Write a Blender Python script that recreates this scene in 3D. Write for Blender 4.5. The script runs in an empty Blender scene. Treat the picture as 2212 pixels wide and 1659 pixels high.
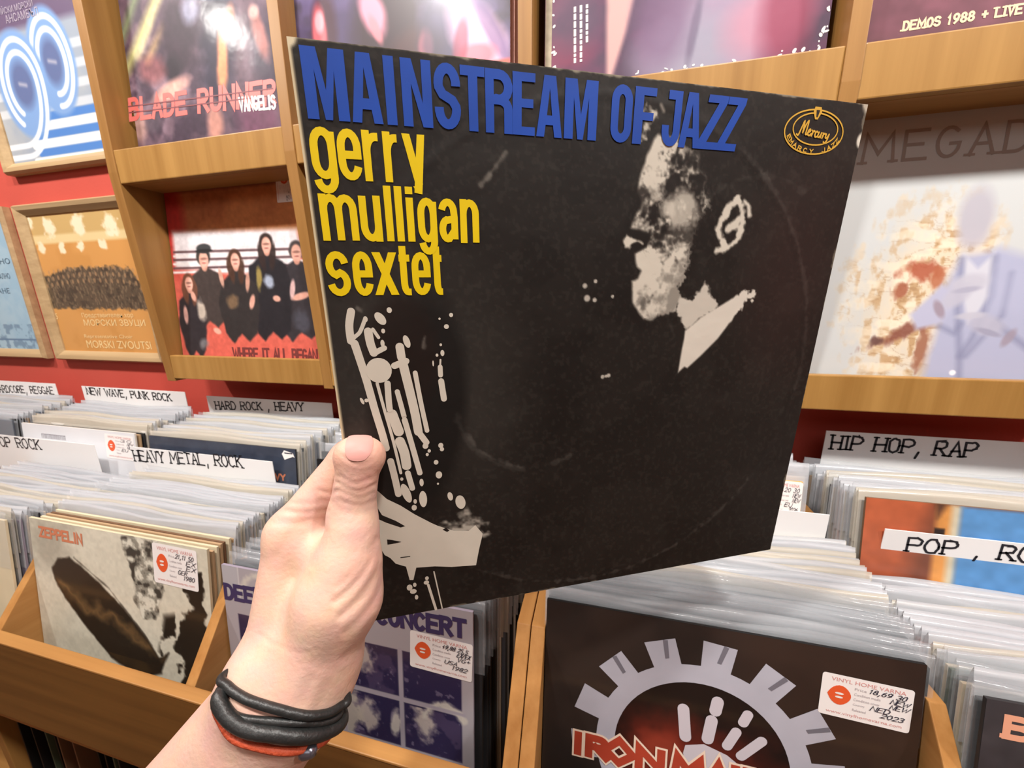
import bpy, bmesh, math, random
import numpy as np
from mathutils import Vector, Matrix
from mathutils.geometry import tessellate_polygon

scene = bpy.context.scene
COL = scene.collection
W_PX, H_PX, F_PX = 2212, 1659, 800.0

# ------------------------------------------------------------------ camera
def cam_basis(p=13.3, yaw=13.6, roll=.8):
    p, yaw, roll = [math.radians(a) for a in (p, yaw, roll)]
    f = np.array([-math.sin(yaw)*math.cos(p), math.cos(yaw)*math.cos(p), -math.sin(p)])
    r = np.array([math.cos(yaw), math.sin(yaw), 0.0]); u = np.cross(r, f)
    return math.cos(roll)*r - math.sin(roll)*u, math.cos(roll)*u + math.sin(roll)*r, f
CR, CU, CF = cam_basis()
EYE = np.array([0.0, 0.0, 1.45])
cd = bpy.data.cameras.new('camera'); cam = bpy.data.objects.new('camera', cd); COL.objects.link(cam)
cd.sensor_width = 36.0; cd.lens = F_PX/W_PX*36.0; cd.clip_start = .01
cam.matrix_world = Matrix(((CR[0], CU[0], -CF[0], EYE[0]), (CR[1], CU[1], -CF[1], EYE[1]), (CR[2], CU[2], -CF[2], EYE[2]), (0, 0, 0, 1)))
cd.dof.use_dof = True; cd.dof.focus_distance = .215; cd.dof.aperture_fstop = 16.0
scene.camera = cam

# ------------------------------------------------------------------ world, lamps, exposure
w = bpy.data.worlds.new('world'); scene.world = w; w.use_nodes = True
w.node_tree.nodes['Background'].inputs[0].default_value = (1, .97, .93, 1)
w.node_tree.nodes['Background'].inputs[1].default_value = .2
def area(name, loc, target, size, power, col=(1, .955, .90), shape='DISK', sy=None):
    l = bpy.data.lights.new(name, 'AREA'); l.shape = shape; l.size = size; l.energy = power; l.color = col
    if sy: l.size_y = sy
    o = bpy.data.objects.new(name, l); COL.objects.link(o); o.location = loc
    o.rotation_euler = (Vector(target)-Vector(loc)).to_track_quat('-Z', 'Y').to_euler()
    return o
for i, x in enumerate((-1.45, -.55, .35, 1.25)):
    area('ceiling_spot', (x, -.20, 2.6), (x*.9, .44, 1.25), .13, 22)
area('fill_light', (-.2, -1.3, 2.62), (-.1, .3, 1.1), 1.6, 13, (1, .97, .94), 'RECTANGLE', 1.0)  # unseen soft fill light, added behind the camera
vs = scene.view_settings
vs.view_transform = 'Standard'; vs.look = 'None'; vs.gamma = 1.0; vs.use_curve_mapping = False
vs.exposure = -0.3
scene.cycles.transparent_max_bounces = 40
scene.cycles.max_bounces = 8

# ------------------------------------------------------------------ helpers
def ray(px, py): return CR*(px-W_PX/2)/F_PX - CU*(py-H_PX/2)/F_PX + CF
def P3(px, py, z): return EYE + z*ray(px, py)
def onY(px, py, Y):
    d = ray(px, py); return EYE + d*(Y/d[1])
def s2l(c):
    c = np.asarray(c, dtype=np.float64); return np.where(c <= .04045, c/12.92, ((c+.055)/1.055)**2.4)
def rgb(r, g, b): return tuple(float(x) for x in s2l(np.array([r, g, b])/255.0))

MATS = {}
def mat(name, c=(200, 200, 200), rough=.5, spec=.4, coat=0, bump=0, bscale=40, var=0, vscale=8, alpha=1, metal=0, sss=0, stretch=(1, 1, 1)):
    if name in MATS: return MATS[name]
    m = bpy.data.materials.new(name); m.use_nodes = True; nt = m.node_tree; b = nt.nodes['Principled BSDF']
    col = rgb(*c)
    b.inputs['Base Color'].default_value = (*col, 1)
    b.inputs['Roughness'].default_value = rough; b.inputs['Specular IOR Level'].default_value = spec
    b.inputs['Coat Weight'].default_value = coat; b.inputs['Coat Roughness'].default_value = .12
    b.inputs['Alpha'].default_value = alpha; b.inputs['Metallic'].default_value = metal
    if sss:
        b.inputs['Subsurface Weight'].default_value = sss; b.inputs['Subsurface Radius'].default_value = (1, .35, .2); b.inputs['Subsurface Scale'].default_value = .004
    if bump or var:
        tc = nt.nodes.new('ShaderNodeTexCoord'); mp = nt.nodes.new('ShaderNodeMapping'); mp.inputs['Scale'].default_value = stretch
        nt.links.new(tc.outputs['Object'], mp.inputs[0])
    if var:
        n = nt.nodes.new('ShaderNodeTexNoise'); n.inputs['Scale'].default_value = vscale; n.inputs['Detail'].default_value = 5
        nt.links.new(mp.outputs[0], n.inputs[0])
        r = nt.nodes.new('ShaderNodeValToRGB'); r.color_ramp.elements[0].position = .3; r.color_ramp.elements[1].position = .7
        r.color_ramp.elements[0].color = (*[x*(1-var) for x in col], 1); r.color_ramp.elements[1].color = (*[min(1, x*(1+var*.6)) for x in col], 1)
        nt.links.new(n.outputs['Fac'], r.inputs[0]); nt.links.new(r.outputs[0], b.inputs['Base Color'])
    if bump:
        n2 = nt.nodes.new('ShaderNodeTexNoise'); n2.inputs['Scale'].default_value = bscale; n2.inputs['Detail'].default_value = 4
        nt.links.new(mp.outputs[0], n2.inputs[0])
        bp = nt.nodes.new('ShaderNodeBump'); bp.inputs['Strength'].default_value = bump; bp.inputs['Distance'].default_value = .002
        nt.links.new(n2.outputs['Fac'], bp.inputs['Height']); nt.links.new(bp.outputs[0], b.inputs['Normal'])
        if coat: nt.links.new(bp.outputs[0], b.inputs['Coat Normal'])
    MATS[name] = m; return m
def paint_mat(name, rough=.5, coat=0, spec=.4, bump=0, bscale=14):
    if name in MATS: return MATS[name]
    m = mat(name, (255, 255, 255), rough, spec, coat, bump, bscale)
    a = m.node_tree.nodes.new('ShaderNodeAttribute'); a.attribute_name = 'Col'
    m.node_tree.links.new(a.outputs['Color'], m.node_tree.nodes['Principled BSDF'].inputs['Base Color']); return m
def wood(name, c1, c2, axis, rough=.42):
    """grain runs along axis ('x','y','z')"""
    if name in MATS: return MATS[name]
    sc = {'x': (1.6, 55, 55), 'y': (55, 1.6, 55), 'z': (45, 45, 1.6)}[axis]
    m = bpy.data.materials.new(name); m.use_nodes = True; nt = m.node_tree; b = nt.nodes['Principled BSDF']
    tc = nt.nodes.new('ShaderNodeTexCoord'); mp = nt.nodes.new('ShaderNodeMapping'); mp.inputs['Scale'].default_value = sc
    nt.links.new(tc.outputs['Object'], mp.inputs[0])
    n = nt.nodes.new('ShaderNodeTexNoise'); n.inputs['Scale'].default_value = 1.0; n.inputs['Detail'].default_value = 6; n.inputs['Roughness'].default_value = .6
    nt.links.new(mp.outputs[0], n.inputs[0])
    r = nt.nodes.new('ShaderNodeValToRGB'); r.color_ramp.elements[0].position = .3; r.color_ramp.elements[1].position = .72
    r.color_ramp.elements[0].color = (*rgb(*c1), 1); r.color_ramp.elements[1].color = (*rgb(*c2), 1)
    nt.links.new(n.outputs['Fac'], r.inputs[0]); nt.links.new(r.outputs[0], b.inputs['Base Color'])
    b.inputs['Roughness'].default_value = rough; b.inputs['Specular IOR Level'].default_value = .35
    MATS[name] = m; return m

def link(o, parent=None, M=None):
    COL.objects.link(o)
    if parent is not None: o.parent = parent
    if M is not None: o.matrix_local = M
    return o
def mesh_obj(name, verts, faces, m=None, parent=None, smooth=False, M=None):
    me = bpy.data.meshes.new(name); me.from_pydata([tuple(v) for v in verts], [], [tuple(f) for f in faces]); me.update()
    if m is not None:
        for k in (m if isinstance(m, (list, tuple)) else [m]): me.materials.append(k)
    if smooth: me.polygons.foreach_set('use_smooth', [True]*len(me.polygons))
    return link(bpy.data.objects.new(name, me), parent, M)
def tag(o, label, cat, group=None, kind=None):
    o['label'] = label; o['category'] = cat
    if group: o['group'] = group
    if kind: o['kind'] = kind
    return o
def structure(o): o['kind'] = 'structure'; return o
def empty(name, M):
    o = bpy.data.objects.new(name, None); o.empty_display_size = .05; COL.objects.link(o); o.matrix_world = M; return o
class MB:
    """collects boxes / prisms into one bevelled mesh"""
    def __init__(s): s.bm = bmesh.new()
    def box(s, x0, x1, y0, y1, z0, z1):
        vs_ = [s.bm.verts.new((x, y, z)) for x in (x0, x1) for y in (y0, y1) for z in (z0, z1)]
        for f in ((0, 1, 3, 2), (4, 6, 7, 5), (0, 4, 5, 1), (2, 3, 7, 6), (0, 2, 6, 4), (1, 5, 7, 3)): s.bm.faces.new([vs_[i] for i in f])
        return s
    def prism_x(s, yz, x0, x1):
        a = [s.bm.verts.new((x0, y, z)) for y, z in yz]; b = [s.bm.verts.new((x1, y, z)) for y, z in yz]; n = len(yz)
        s.bm.faces.new(a); s.bm.faces.new(b[::-1])
        for i in range(n): s.bm.faces.new([a[i], b[i], b[(i+1) % n], a[(i+1) % n]][::-1])
        return s
    def build(s, name, m, parent=None, bevel=.0012, M=None):
        bmesh.ops.recalc_face_normals(s.bm, faces=s.bm.faces)
        if bevel: bmesh.ops.bevel(s.bm, geom=list(s.bm.edges), offset=bevel, segments=2, affect='EDGES', profile=.6)
        me = bpy.data.meshes.new(name); s.bm.to_mesh(me); s.bm.free(); me.materials.append(m)
        return link(bpy.data.objects.new(name, me), parent, M)
def catmull(pts, n=8, closed=False):
    pts = [np.array(p, float) for p in pts]; out = []; N = len(pts)
    rng_ = range(N if closed else N-1)
    for i in rng_:
        g = lambda k: pts[k % N] if closed else pts[min(max(k, 0), N-1)]
        p0, p1, p2, p3 = g(i-1), g(i), g(i+1), g(i+2)
        for t in np.linspace(0, 1, n, endpoint=False):
            out.append(.5*((2*p1)+(-p0+p2)*t+(2*p0-5*p1+4*p2-p3)*t*t+(-p0+3*p1-3*p2+p3)*t**3))
    if not closed: out.append(pts[-1])
    return out
def tube(name, pts, r, m, parent=None, closed=False, seg=10, M=None, flat=1.0):
    pts = [np.array(p, float) for p in pts]; N = len(pts); V = []; Fc = []
    up = np.array([.3, .2, .93])
    for i, p in enumerate(pts):
        a = pts[(i-1) % N] if closed or i > 0 else p; b = pts[(i+1) % N] if closed or i < N-1 else p
        t = b-a; t /= np.linalg.norm(t)+1e-12
        x = np.cross(up, t); x /= np.linalg.norm(x)+1e-12; y = np.cross(t, x)
        rr = r(i/(N-1)) if callable(r) else r
        for k in range(seg):
            q = 2*math.pi*k/seg; V.append(p+x*math.cos(q)*rr*flat+y*math.sin(q)*rr)
    for i in range(N if closed else N-1):
        j = (i+1) % N
        for k in range(seg): Fc.append((i*seg+k, i*seg+(k+1) % seg, j*seg+(k+1) % seg, j*seg+k))
    if not closed: Fc.append(tuple(range(seg))[::-1]); Fc.append(tuple((N-1)*seg+k for k in range(seg)))
    return mesh_obj(name, V, Fc, m, parent, True, M)

# ------------------------------------------------------------------ lettering
def arc(cx, cy, rx, ry, a0, a1, n=9):
    return [(cx+rx*math.cos(math.radians(a0+(a1-a0)*i/n)), cy+ry*math.sin(math.radians(a0+(a1-a0)*i/n))) for i in range(n+1)]
G = {
 'A': [[(0, 0), (.5, 1), (1, 0)], [(.19, .36), (.81, .36)]],
 'B': [[(0, 0), (0, 1), (.55, 1)]+arc(.55, .77, .38, .23, 90, -90)+[(0, .54)], [(.55, .54)]+arc(.58, .27, .42, .27, 90, -90)+[(0, 0)]],
 'C': [arc(.52, .5, .5, .5, 48, 312, 16)], 'D': [[(0, 0), (0, 1), (.4, 1)]+arc(.4, .5, .6, .5, 90, -90, 12)+[(0, 0)]],
 'E': [[(1, 1), (0, 1), (0, 0), (1, 0)], [(0, .52), (.8, .52)]], 'F': [[(1, 1), (0, 1), (0, 0)], [(0, .5), (.8, .5)]],
 'G': [arc(.5, .5, .5, .5, 50, 330, 16)+[(.97, .45), (.6, .45)]], 'H': [[(0, 0), (0, 1)], [(1, 0), (1, 1)], [(0, .5), (1, .5)]],
 'I': [[(.5, 0), (.5, 1)]], 'J': [[(.9, 1), (.9, .3)]+arc(.5, .3, .4, .3, 0, -170)], 'K': [[(0, 0), (0, 1)], [(.95, 1), (.05, .45)], [(.3, .6), (1, 0)]],
 'L': [[(0, 1), (0, 0), (1, 0)]], 'M': [[(0, 0), (.08, 1), (.5, .3), (.92, 1), (1, 0)]], 'N': [[(0, 0), (0, 1), (1, 0), (1, 1)]],
 'O': [arc(.5, .5, .5, .5, 0, 360, 20)], 'P': [[(0, 0), (0, 1), (.55, 1)]+arc(.55, .74, .45, .26, 90, -90)+[(0, .48)]],
 'Q': [arc(.5, .5, .5, .5, 0, 360, 20), [(.6, .25), (1, -.05)]],
 'R': [[(0, 0), (0, 1), (.55, 1)]+arc(.55, .75, .4, .25, 90, -90)+[(0, .5)], [(.4, .5), (1, 0)]],
 'S': [arc(.5, .75, .46, .25, 25, 270, 12)+arc(.5, .26, .5, .26, 88, -155, 12)], 'T': [[(0, 1), (1, 1)], [(.5, 1), (.5, 0)]],
 'U': [[(0, 1), (0, .35)]+arc(.5, .35, .5, .35, 180, 360, 10)+[(1, 1)]], 'V': [[(0, 1), (.5, 0), (1, 1)]],
 'W': [[(0, 1), (.25, 0), (.5, .8), (.75, 0), (1, 1)]], 'X': [[(0, 0), (1, 1)], [(0, 1), (1, 0)]], 'Y': [[(0, 1), (.5, .5), (1, 1)], [(.5, .5), (.5, 0)]],
 'Z': [[(0, 1), (1, 1), (0, 0), (1, 0)]], '0': [arc(.5, .5, .45, .5, 0, 360, 18)], '1': [[(.2, .75), (.5, 1), (.5, 0)]],
 '2': [arc(.5, .7, .45, .3, 170, -30, 10)+[(0, 0), (1, 0)]], '3': [arc(.45, .75, .42, .25, 150, -90, 10)+arc(.45, .26, .48, .26, 88, -150, 10)],
 '4': [[(.8, .35), (0, .35), (.6, 1), (.6, 0)]], '5': [[(.9, 1), (.15, 1), (.1, .55)]+arc(.45, .3, .48, .3, 110, -140, 10)],
 '6': [arc(.5, .3, .45, .3, 0, 360, 16), [(.06, .35), (.2, .7), (.7, 1)]], '7': [[(0, 1), (1, 1), (.4, 0)]],
 '8': [arc(.5, .75, .38, .25, 0, 360, 14), arc(.5, .26, .46, .26, 0, 360, 14)], '9': [arc(.5, .7, .45, .3, 0, 360, 16), [(.94, .65), (.8, .3), (.3, 0)]],
 ',': [[(.6, .08), (.3, -.3)]], '.': [[(.4, 0), (.6, 0)]], '+': [[(.5, .2), (.5, .8)], [(.1, .5), (.9, .5)]], '/': [[(0, -.1), (1, 1.1)]], '-': [[(.1, .5), (.9, .5)]], ' ': [], ':': [[(.5, .1), (.5, .2)], [(.5, .7), (.5, .8)]], ';': [[(.5, .1), (.4, -.15)], [(.5, .7), (.5, .8)]],
 # lower case (x-height 1)
 'a': [arc(.45, .72, .5, .28, 165, 20, 8)+[(.98, .6), (.98, 0)], [(.98, .56), (.4, .52)]+arc(.4, .27, .42, .26, 100, 285, 10)+[(.98, .25)]],
 'e': [[(.02, .5), (1, .5), (1, .68)]+arc(.5, .68, .5, .32, 0, 180, 10)+[(0, .32)]+arc(.5, .32, .5, .32, 180, 345, 10)],
 'g': [arc(.5, .68, .5, .32, 0, 180, 10)+arc(.5, .32, .5, .32, 180, 360, 10)+[(1, .68)], [(1, 1), (1, -.06)]+arc(.5, -.06, .5, .28, 0, -170, 10)],
 'i': [[(.5, 0), (.5, 1)], [(.5, 1.12), (.5, 1.3)]], 'l': [[(.5, 0), (.5, 1.28)]],
 'm': [[(0, 0), (0, 1)], [(0, .72)]+arc(.25, .72, .25, .28, 180, 0, 8)+[(.5, 0)], [(.5, .72)]+arc(.75, .72, .25, .28, 180, 0, 8)+[(1, 0)]],
 'n': [[(0, 0), (0, 1)], [(0, .7)]+arc(.5, .7, .5, .3, 180, 0, 10)+[(1, 0)]],
 'r': [[(0, 0), (0, 1)], [(0, .6)]+arc(.75, .6, .75, .35, 180, 90, 8)+[(1, .95)]],
 's': [arc(.5, .73, .46, .27, 10, 255, 12)+arc(.5, .27, .48, .27, 75, -170, 12)],
 't': [[(.3, 1.25), (.3, .25)]+arc(.65, .25, .35, .25, 180, 270, 6)+[(1, 0)], [(-.15, .93), (1, .93)]],
 'u': [[(0, 1), (0, .3)]+arc(.5, .3, .5, .3, 180, 360, 10), [(1, 1), (1, 0)]], 'x': [[(0, 0), (1, 1)], [(0, 1), (1, 0)]],
 'y': [[(0, 1), (.52, .05)], [(1, 1), (.45, -.3), (.15, -.33)]], 'c': [arc(.5, .5, .5, .5, 45, 315, 12)], 'o': [arc(.5, .5, .5, .5, 0, 360, 16)],
 'w': [[(0, 1), (.25, 0), (.5, .8), (.75, 0), (1, 1)]], 'h': [[(0, 0), (0, 1.4)], [(0, .7)]+arc(.5, .7, .5, .3, 180, 0, 8)+[(1, 0)]], 'v': [[(0, 1), (.5, 0), (1, 1)]],
}
NARROW = {'I': .3, ',': .35, '.': .3, ' ': .5, 'i': .3, 'l': .3, '1': .5, 'M': 1.05, 'W': 1.15, 'm': 1.2, 'J': .6, ':': .3, ';': .3}
class Flat:
    """2D shapes in (u right, v down) that become one thin printed mesh"""
    def __init__(s): s.v = []; s.f = []; s.k = []; s.n = 0
    def _d(s, n, ramp=0):
        base = (s.n % 40)*.02; s.n += 1; s.k += [base+ramp*i for i in range(n)]
    def poly(s, pts, holes=()):
        loops = [[Vector((p[0], p[1], 0)) for p in pts]]+[[Vector((p[0], p[1], 0)) for p in h] for h in holes]
        b = len(s.v)
        for l in loops: s.v += [(p.x, p.y) for p in l]; s._d(len(l)); s.n -= 1
        s.n += 1
        s.f += [tuple(b+i for i in t) for t in tessellate_polygon(loops)]; return s
    def ell(s, cx, cy, rx, ry=None, ang=0, n=24):
        ry = rx if ry is None else ry; a = math.radians(ang); b = len(s.v)
        for i in range(n):
            t = 2*math.pi*i/n; x, y = rx*math.cos(t), ry*math.sin(t)
            s.v.append((cx+x*math.cos(a)-y*math.sin(a), cy+x*math.sin(a)+y*math.cos(a)))
        s._d(n); s.f.append(tuple(range(b, b+n))); return s
    def ring(s, cx, cy, rx, ry, w, ang=0, n=40):
        a = math.radians(ang)
        pts = [(cx+rx*math.cos(t)*math.cos(a)-ry*math.sin(t)*math.sin(a), cy+rx*math.cos(t)*math.sin(a)+ry*math.sin(t)*math.cos(a)) for t in [2*math.pi*i/n for i in range(n)]]
        return s.line(pts, w, True)
    def line(s, pts, w, closed=False, cap=None, w2=None):
        P = [np.array(p[:2], float) for p in pts]
        P = [p for i, p in enumerate(P) if i == 0 or np.linalg.norm(p-P[i-1]) > 1e-9]
        if closed and np.linalg.norm(P[0]-P[-1]) < 1e-9: P = P[:-1]
        N = len(P)
        if N < 2: return s
        if cap == 'sq' and not closed:
            d = P[0]-P[1]; P[0] = P[0]+d/np.linalg.norm(d)*w/2; d = P[-1]-P[-2]; P[-1] = P[-1]+d/np.linalg.norm(d)*w/2
        b = len(s.v)
        for i in range(N):
            a = P[i]-P[i-1] if (i > 0 or closed) else P[1]-P[0]
            c = P[(i+1) % N]-P[i] if (i < N-1 or closed) else P[-1]-P[-2]
            a = a/(np.linalg.norm(a)+1e-12); c = c/(np.linalg.norm(c)+1e-12)
            na = np.array([-a[1], a[0]]); nc = np.array([-c[1], c[0]]); m = na+nc; l = np.linalg.norm(m)
            m = na if l < 1e-6 else m/l
            k = 1/max(.42, m@nc); ww = w if w2 is None else w+(w2-w)*i/(N-1)
            s.v += [tuple(P[i]+m*k*ww/2), tuple(P[i]-m*k*ww/2)]
        s._d(2*N, .0 if closed else .003)
        for i in range(N if closed else N-1):
            j = (i+1) % N; s.f.append((b+2*i, b+2*j, b+2*j+1, b+2*i+1))
        if cap == 'round' and not closed:
            s.ell(P[0][0], P[0][1], w/2, n=14); s.ell(P[-1][0], P[-1][1], (w2 or w)/2, n=14)
        return s
    def glyph(s, ch, u0, v0, u1, v1, sw, cap='round', serif=0, jit=0, rnd=random, slant=0):
        wv, hv = u1-u0, v1-v0
        for st in G.get(ch, []):
            q = [(u0+x*wv+slant*y*hv+rnd.uniform(-jit, jit), v1-y*hv+rnd.uniform(-jit, jit)) for x, y in st]
            s.line(q, sw, cap=cap)
            if serif and ch not in 'CGOQSU,.0123456789+-':
                for e, nb in ((q[0], q[1]), (q[-1], q[-2])):
                    if abs(e[0]-nb[0]) < abs(e[1]-nb[1]) and (abs(e[1]-v1) < .05*hv or abs(e[1]-v0) < .05*hv): s.line([(e[0]-serif, e[1]), (e[0]+serif, e[1])], sw*.75, cap=cap)
        return s
    def text(s, t, u0, v0, u1, v1, sw, cap='round', serif=0, jit=0, seed=1, gap=.22, slope=0, slant=0):
        rnd = random.Random(seed); ws = [NARROW.get(c, .72) for c in t]; tot = sum(ws)+gap*(len(t)-1); k = (u1-u0)/tot; x = u0
        for c, wd in zip(t, ws):
            dv = slope*(x-u0)
            s.glyph(c, x, v0+dv, x+wd*k, v1+dv, sw, cap, serif, jit, rnd, slant); x += (wd+gap)*k
        return s
    def font(s, t, u0, v0, u1, v1, bold=0.0, slope=0):
        cu = bpy.data.curves.new('t', 'FONT'); cu.body = t; cu.offset = bold; cu.resolution_u = 3
        ob = bpy.data.objects.new('t', cu); COL.objects.link(ob)
        me = ob.to_mesh(); v = np.array([x.co[:2] for x in me.vertices]); fs = [tuple(p.vertices) for p in me.polygons]
        ob.to_mesh_clear(); bpy.data.objects.remove(ob); bpy.data.curves.remove(cu)
        if len(v) == 0: return s
        a, b_ = v.min(0), v.max(0); b = len(s.v)
        for x, y in v:
            uu = u0+(x-a[0])/(b_[0]-a[0])*(u1-u0); s.v.append((uu, v1-(y-a[1])/(b_[1]-a[1])*(v1-v0)+slope*(uu-u0)))
        s._d(len(v)); s.f += [tuple(b+i for i in f) for f in fs]; return s
    def build(s, name, parent, m, surf, layer=1):
        return mesh_obj(name, [surf(u, v, layer+k) for (u, v), k in zip(s.v, s.k)], s.f, m, parent)

# ------------------------------------------------------------------ procedural prints (vertex colours on a fine grid)
class Paint:
    def __init__(s, n=150, bg=(200, 200, 200), asp=1.0):
        s.nx = n; s.ny = max(2, int(n/asp)); s.asp = asp
        s.U, s.V = np.meshgrid(np.linspace(0, 1, s.nx+1), np.linspace(0, 1, s.ny+1)); s.C = np.ones(s.U.shape+(3,))*np.array(bg)/255.
    def mix(s, k, c):
        k = np.clip(k, 0, 1)[..., None]; s.C = s.C*(1-k)+np.array(c)/255.*k; return s
    def ell(s, cx, cy, rx, ry, c, soft=.15, ang=0, a=1, mod=None):
        t = math.radians(ang); x = s.U-cx; y = s.V-cy; X = x*math.cos(t)+y*math.sin(t); Y = -x*math.sin(t)+y*math.cos(t)
        d = np.sqrt((X/rx)**2+(Y/ry)**2)
        if mod is not None: d = d+mod
        return s.mix(a*np.clip((1-d)/soft+.5, 0, 1), c)
    def sdf(s, pts):
        P = np.array(pts, float); ins = np.zeros(s.U.shape, bool); D = np.full(s.U.shape, 9.)
        for i in range(len(P)):
            a, b = P[i-1], P[i]; e = b-a; px = s.U-a[0]; py = s.V-a[1]
            t = np.clip((px*e[0]+py*e[1])/(e@e+1e-12), 0, 1); D = np.minimum(D, (px-t*e[0])**2+(py-t*e[1])**2)
            c = ((a[1] > s.V) != (b[1] > s.V)) & (s.U < (b[0]-a[0])*(s.V-a[1])/(b[1]-a[1]+1e-12)+a[0]); ins ^= c
        return np.sqrt(D)*np.where(ins, -1, 1)
    def poly(s, pts, c, soft=.008, a=1, mod=None):
        d = s.sdf(pts)
        if mod is not None: d = d+mod
        return s.mix(a*np.clip(.5-d/soft, 0, 1), c)
    def line(s, pts, w, c, soft=.006, a=1, mod=None):
        D = np.full(s.U.shape, 9.)
        for p, q in zip(pts[:-1], pts[1:]):
            p = np.array(p); e = np.array(q)-p; px = s.U-p[0]; py = s.V-p[1]; t = np.clip((px*e[0]+py*e[1])/(e@e+1e-12), 0, 1)
            D = np.minimum(D, np.hypot(px-t*e[0], py-t*e[1]))
        if mod is not None: D = D+mod
        return s.mix(a*np.clip(.5-(D-w/2)/soft, 0, 1), c)
    def rect(s, u0, v0, u1, v1, c, soft=.006, a=1): return s.poly([(u0, v0), (u1, v0), (u1, v1), (u0, v1)], c, soft, a)
    def noise(s, sc, seed=0, octv=4, sx=1, sy=1):
        r = np.random.RandomState(seed); o = np.zeros(s.U.shape); amp = 1; tot = 0
        for k in range(octv):
            m = int(sc*2**k*max(sx, sy, 1))+3; g = r.rand(m+2, m+2); x = s.U*sc*2**k*sx % m; y = s.V*sc*2**k*sy % m
            i = x.astype(int); j = y.astype(int); fx = x-i; fy = y-j; fx = fx*fx*(3-2*fx); fy = fy*fy*(3-2*fy)
            o += amp*((g[j, i]*(1-fx)+g[j, i+1]*fx)*(1-fy)+(g[j+1, i]*(1-fx)+g[j+1, i+1]*fx)*fy); tot += amp; amp *= .5
        return o/tot
    def grain(s, a=.05, sc=30, seed=3): s.C = np.clip(s.C*(1+a*2*(s.noise(sc, seed, 2)-.5))[..., None], 0, 1); return s
    def build(s, name, parent, m, surf, layer=.5, relief=None):
        nx, ny = s.nx, s.ny; V = []
        for j in range(ny+1):
            for i in range(nx+1): V.append(surf(s.U[j, i], s.V[j, i], layer+(0 if relief is None else relief[j, i])))
        idx = np.arange((nx+1)*(ny+1)).reshape(ny+1, nx+1)
        Fc = np.stack([idx[:-1, :-1], idx[1:, :-1], idx[1:, 1:], idx[:-1, 1:]], -1).reshape(-1, 4)
        o = mesh_obj(name, V, Fc.tolist(), m, parent)
        at = o.data.color_attributes.new('Col', 'FLOAT_COLOR', 'POINT')
        lin = np.ones((V.__len__(), 4)); lin[:, :3] = s2l(s.C.reshape(-1, 3)); at.data.foreach_set('color', lin.ravel())
        o.data.polygons.foreach_set('use_smooth', [True]*len(o.data.polygons)); return o

# ------------------------------------------------------------------ room
RED = mat('red_wall_paint', (196, 84, 72), .55, .3, bump=.12, bscale=260, var=.06, vscale=5)
CREAM = mat('cream_wall_paint', (226, 214, 196), .7, .2, bump=.1, bscale=200)
def slab(name, x0, x1, y0, y1, z0, z1, m): return structure(MB().box(x0, x1, y0, y1, z0, z1).build(name, m, bevel=0))
WY = .625
slab('wall_back', -3.2, 3.0, WY, WY+.12, 0, 2.7, RED)
slab('wall_left', -3.3, -3.2, -3.0, WY, 0, 2.7, CREAM)
slab('wall_right', 3.0, 3.1, -3.0, WY, 0, 2.7, CREAM)
slab('wall_front', -3.2, 3.0, -3.1, -3.0, 0, 2.7, CREAM)
slab('floor', -3.2, 3.0, -3.0, WY, -.1, 0, wood('floor_wood', (96, 66, 42), (132, 95, 62), 'y', .5))
slab('ceiling', -3.2, 3.0, -3.0, WY, 2.7, 2.8, mat('ceiling_paint', (238, 234, 226), .8, .2))

WZ = wood('beech_wood_upright_grain', (138, 98, 50), (162, 120, 66), 'z')
WV = wood('beech_wood_rail_grain', (148, 108, 54), (174, 133, 74), 'z')
WX = wood('beech_wood_board_grain', (148, 104, 54), (174, 128, 72), 'x')
WY_ = wood('beech_wood_divider_grain', (164, 115, 62), (190, 141, 84), 'y')
WB = wood('beech_veneer_back', (120, 78, 34), (146, 98, 46), 'z', .6)

# ------------------------------------------------------------------ wall display rack
UP = [(-.814, -.795), (-.460, -.442), (-.111, -.094), (.230, .247), (.576, .594)]
rack = tag(empty('display_rack', Matrix.Translation((-.1, .51, 1.3055))), 'tall golden wood record rack on the red wall with two rows of open cells', 'shelf')
RI = rack.matrix_world.inverted()
for a, b in UP:
    MB().prism_x([(.526, 1.30), (.51, 1.66), (.521, 2.08), (.6235, 2.08), (.6235, 1.30)], a, b).build('upright', WZ, rack, .001, RI)
for (a0, a), (b, b1) in zip(UP[:-1], UP[1:]):
    for z0, z1, y in ((1.3055, 1.350, .5255), (1.643, 1.6935, .512), (1.985, 2.035, .52)):
        MB().box(a, b, y, y+.011, z0, z1).build('rail', WV, rack, .0015, RI)
        MB().box(a, b, y+.011, .6155, z0, z0+.011).build('cell_floor', WX, rack, .0006, RI)
    MB().box(a, b, .616, .6235, 1.31, 2.08).build('back_panel', WB, rack, 0, RI)

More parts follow.
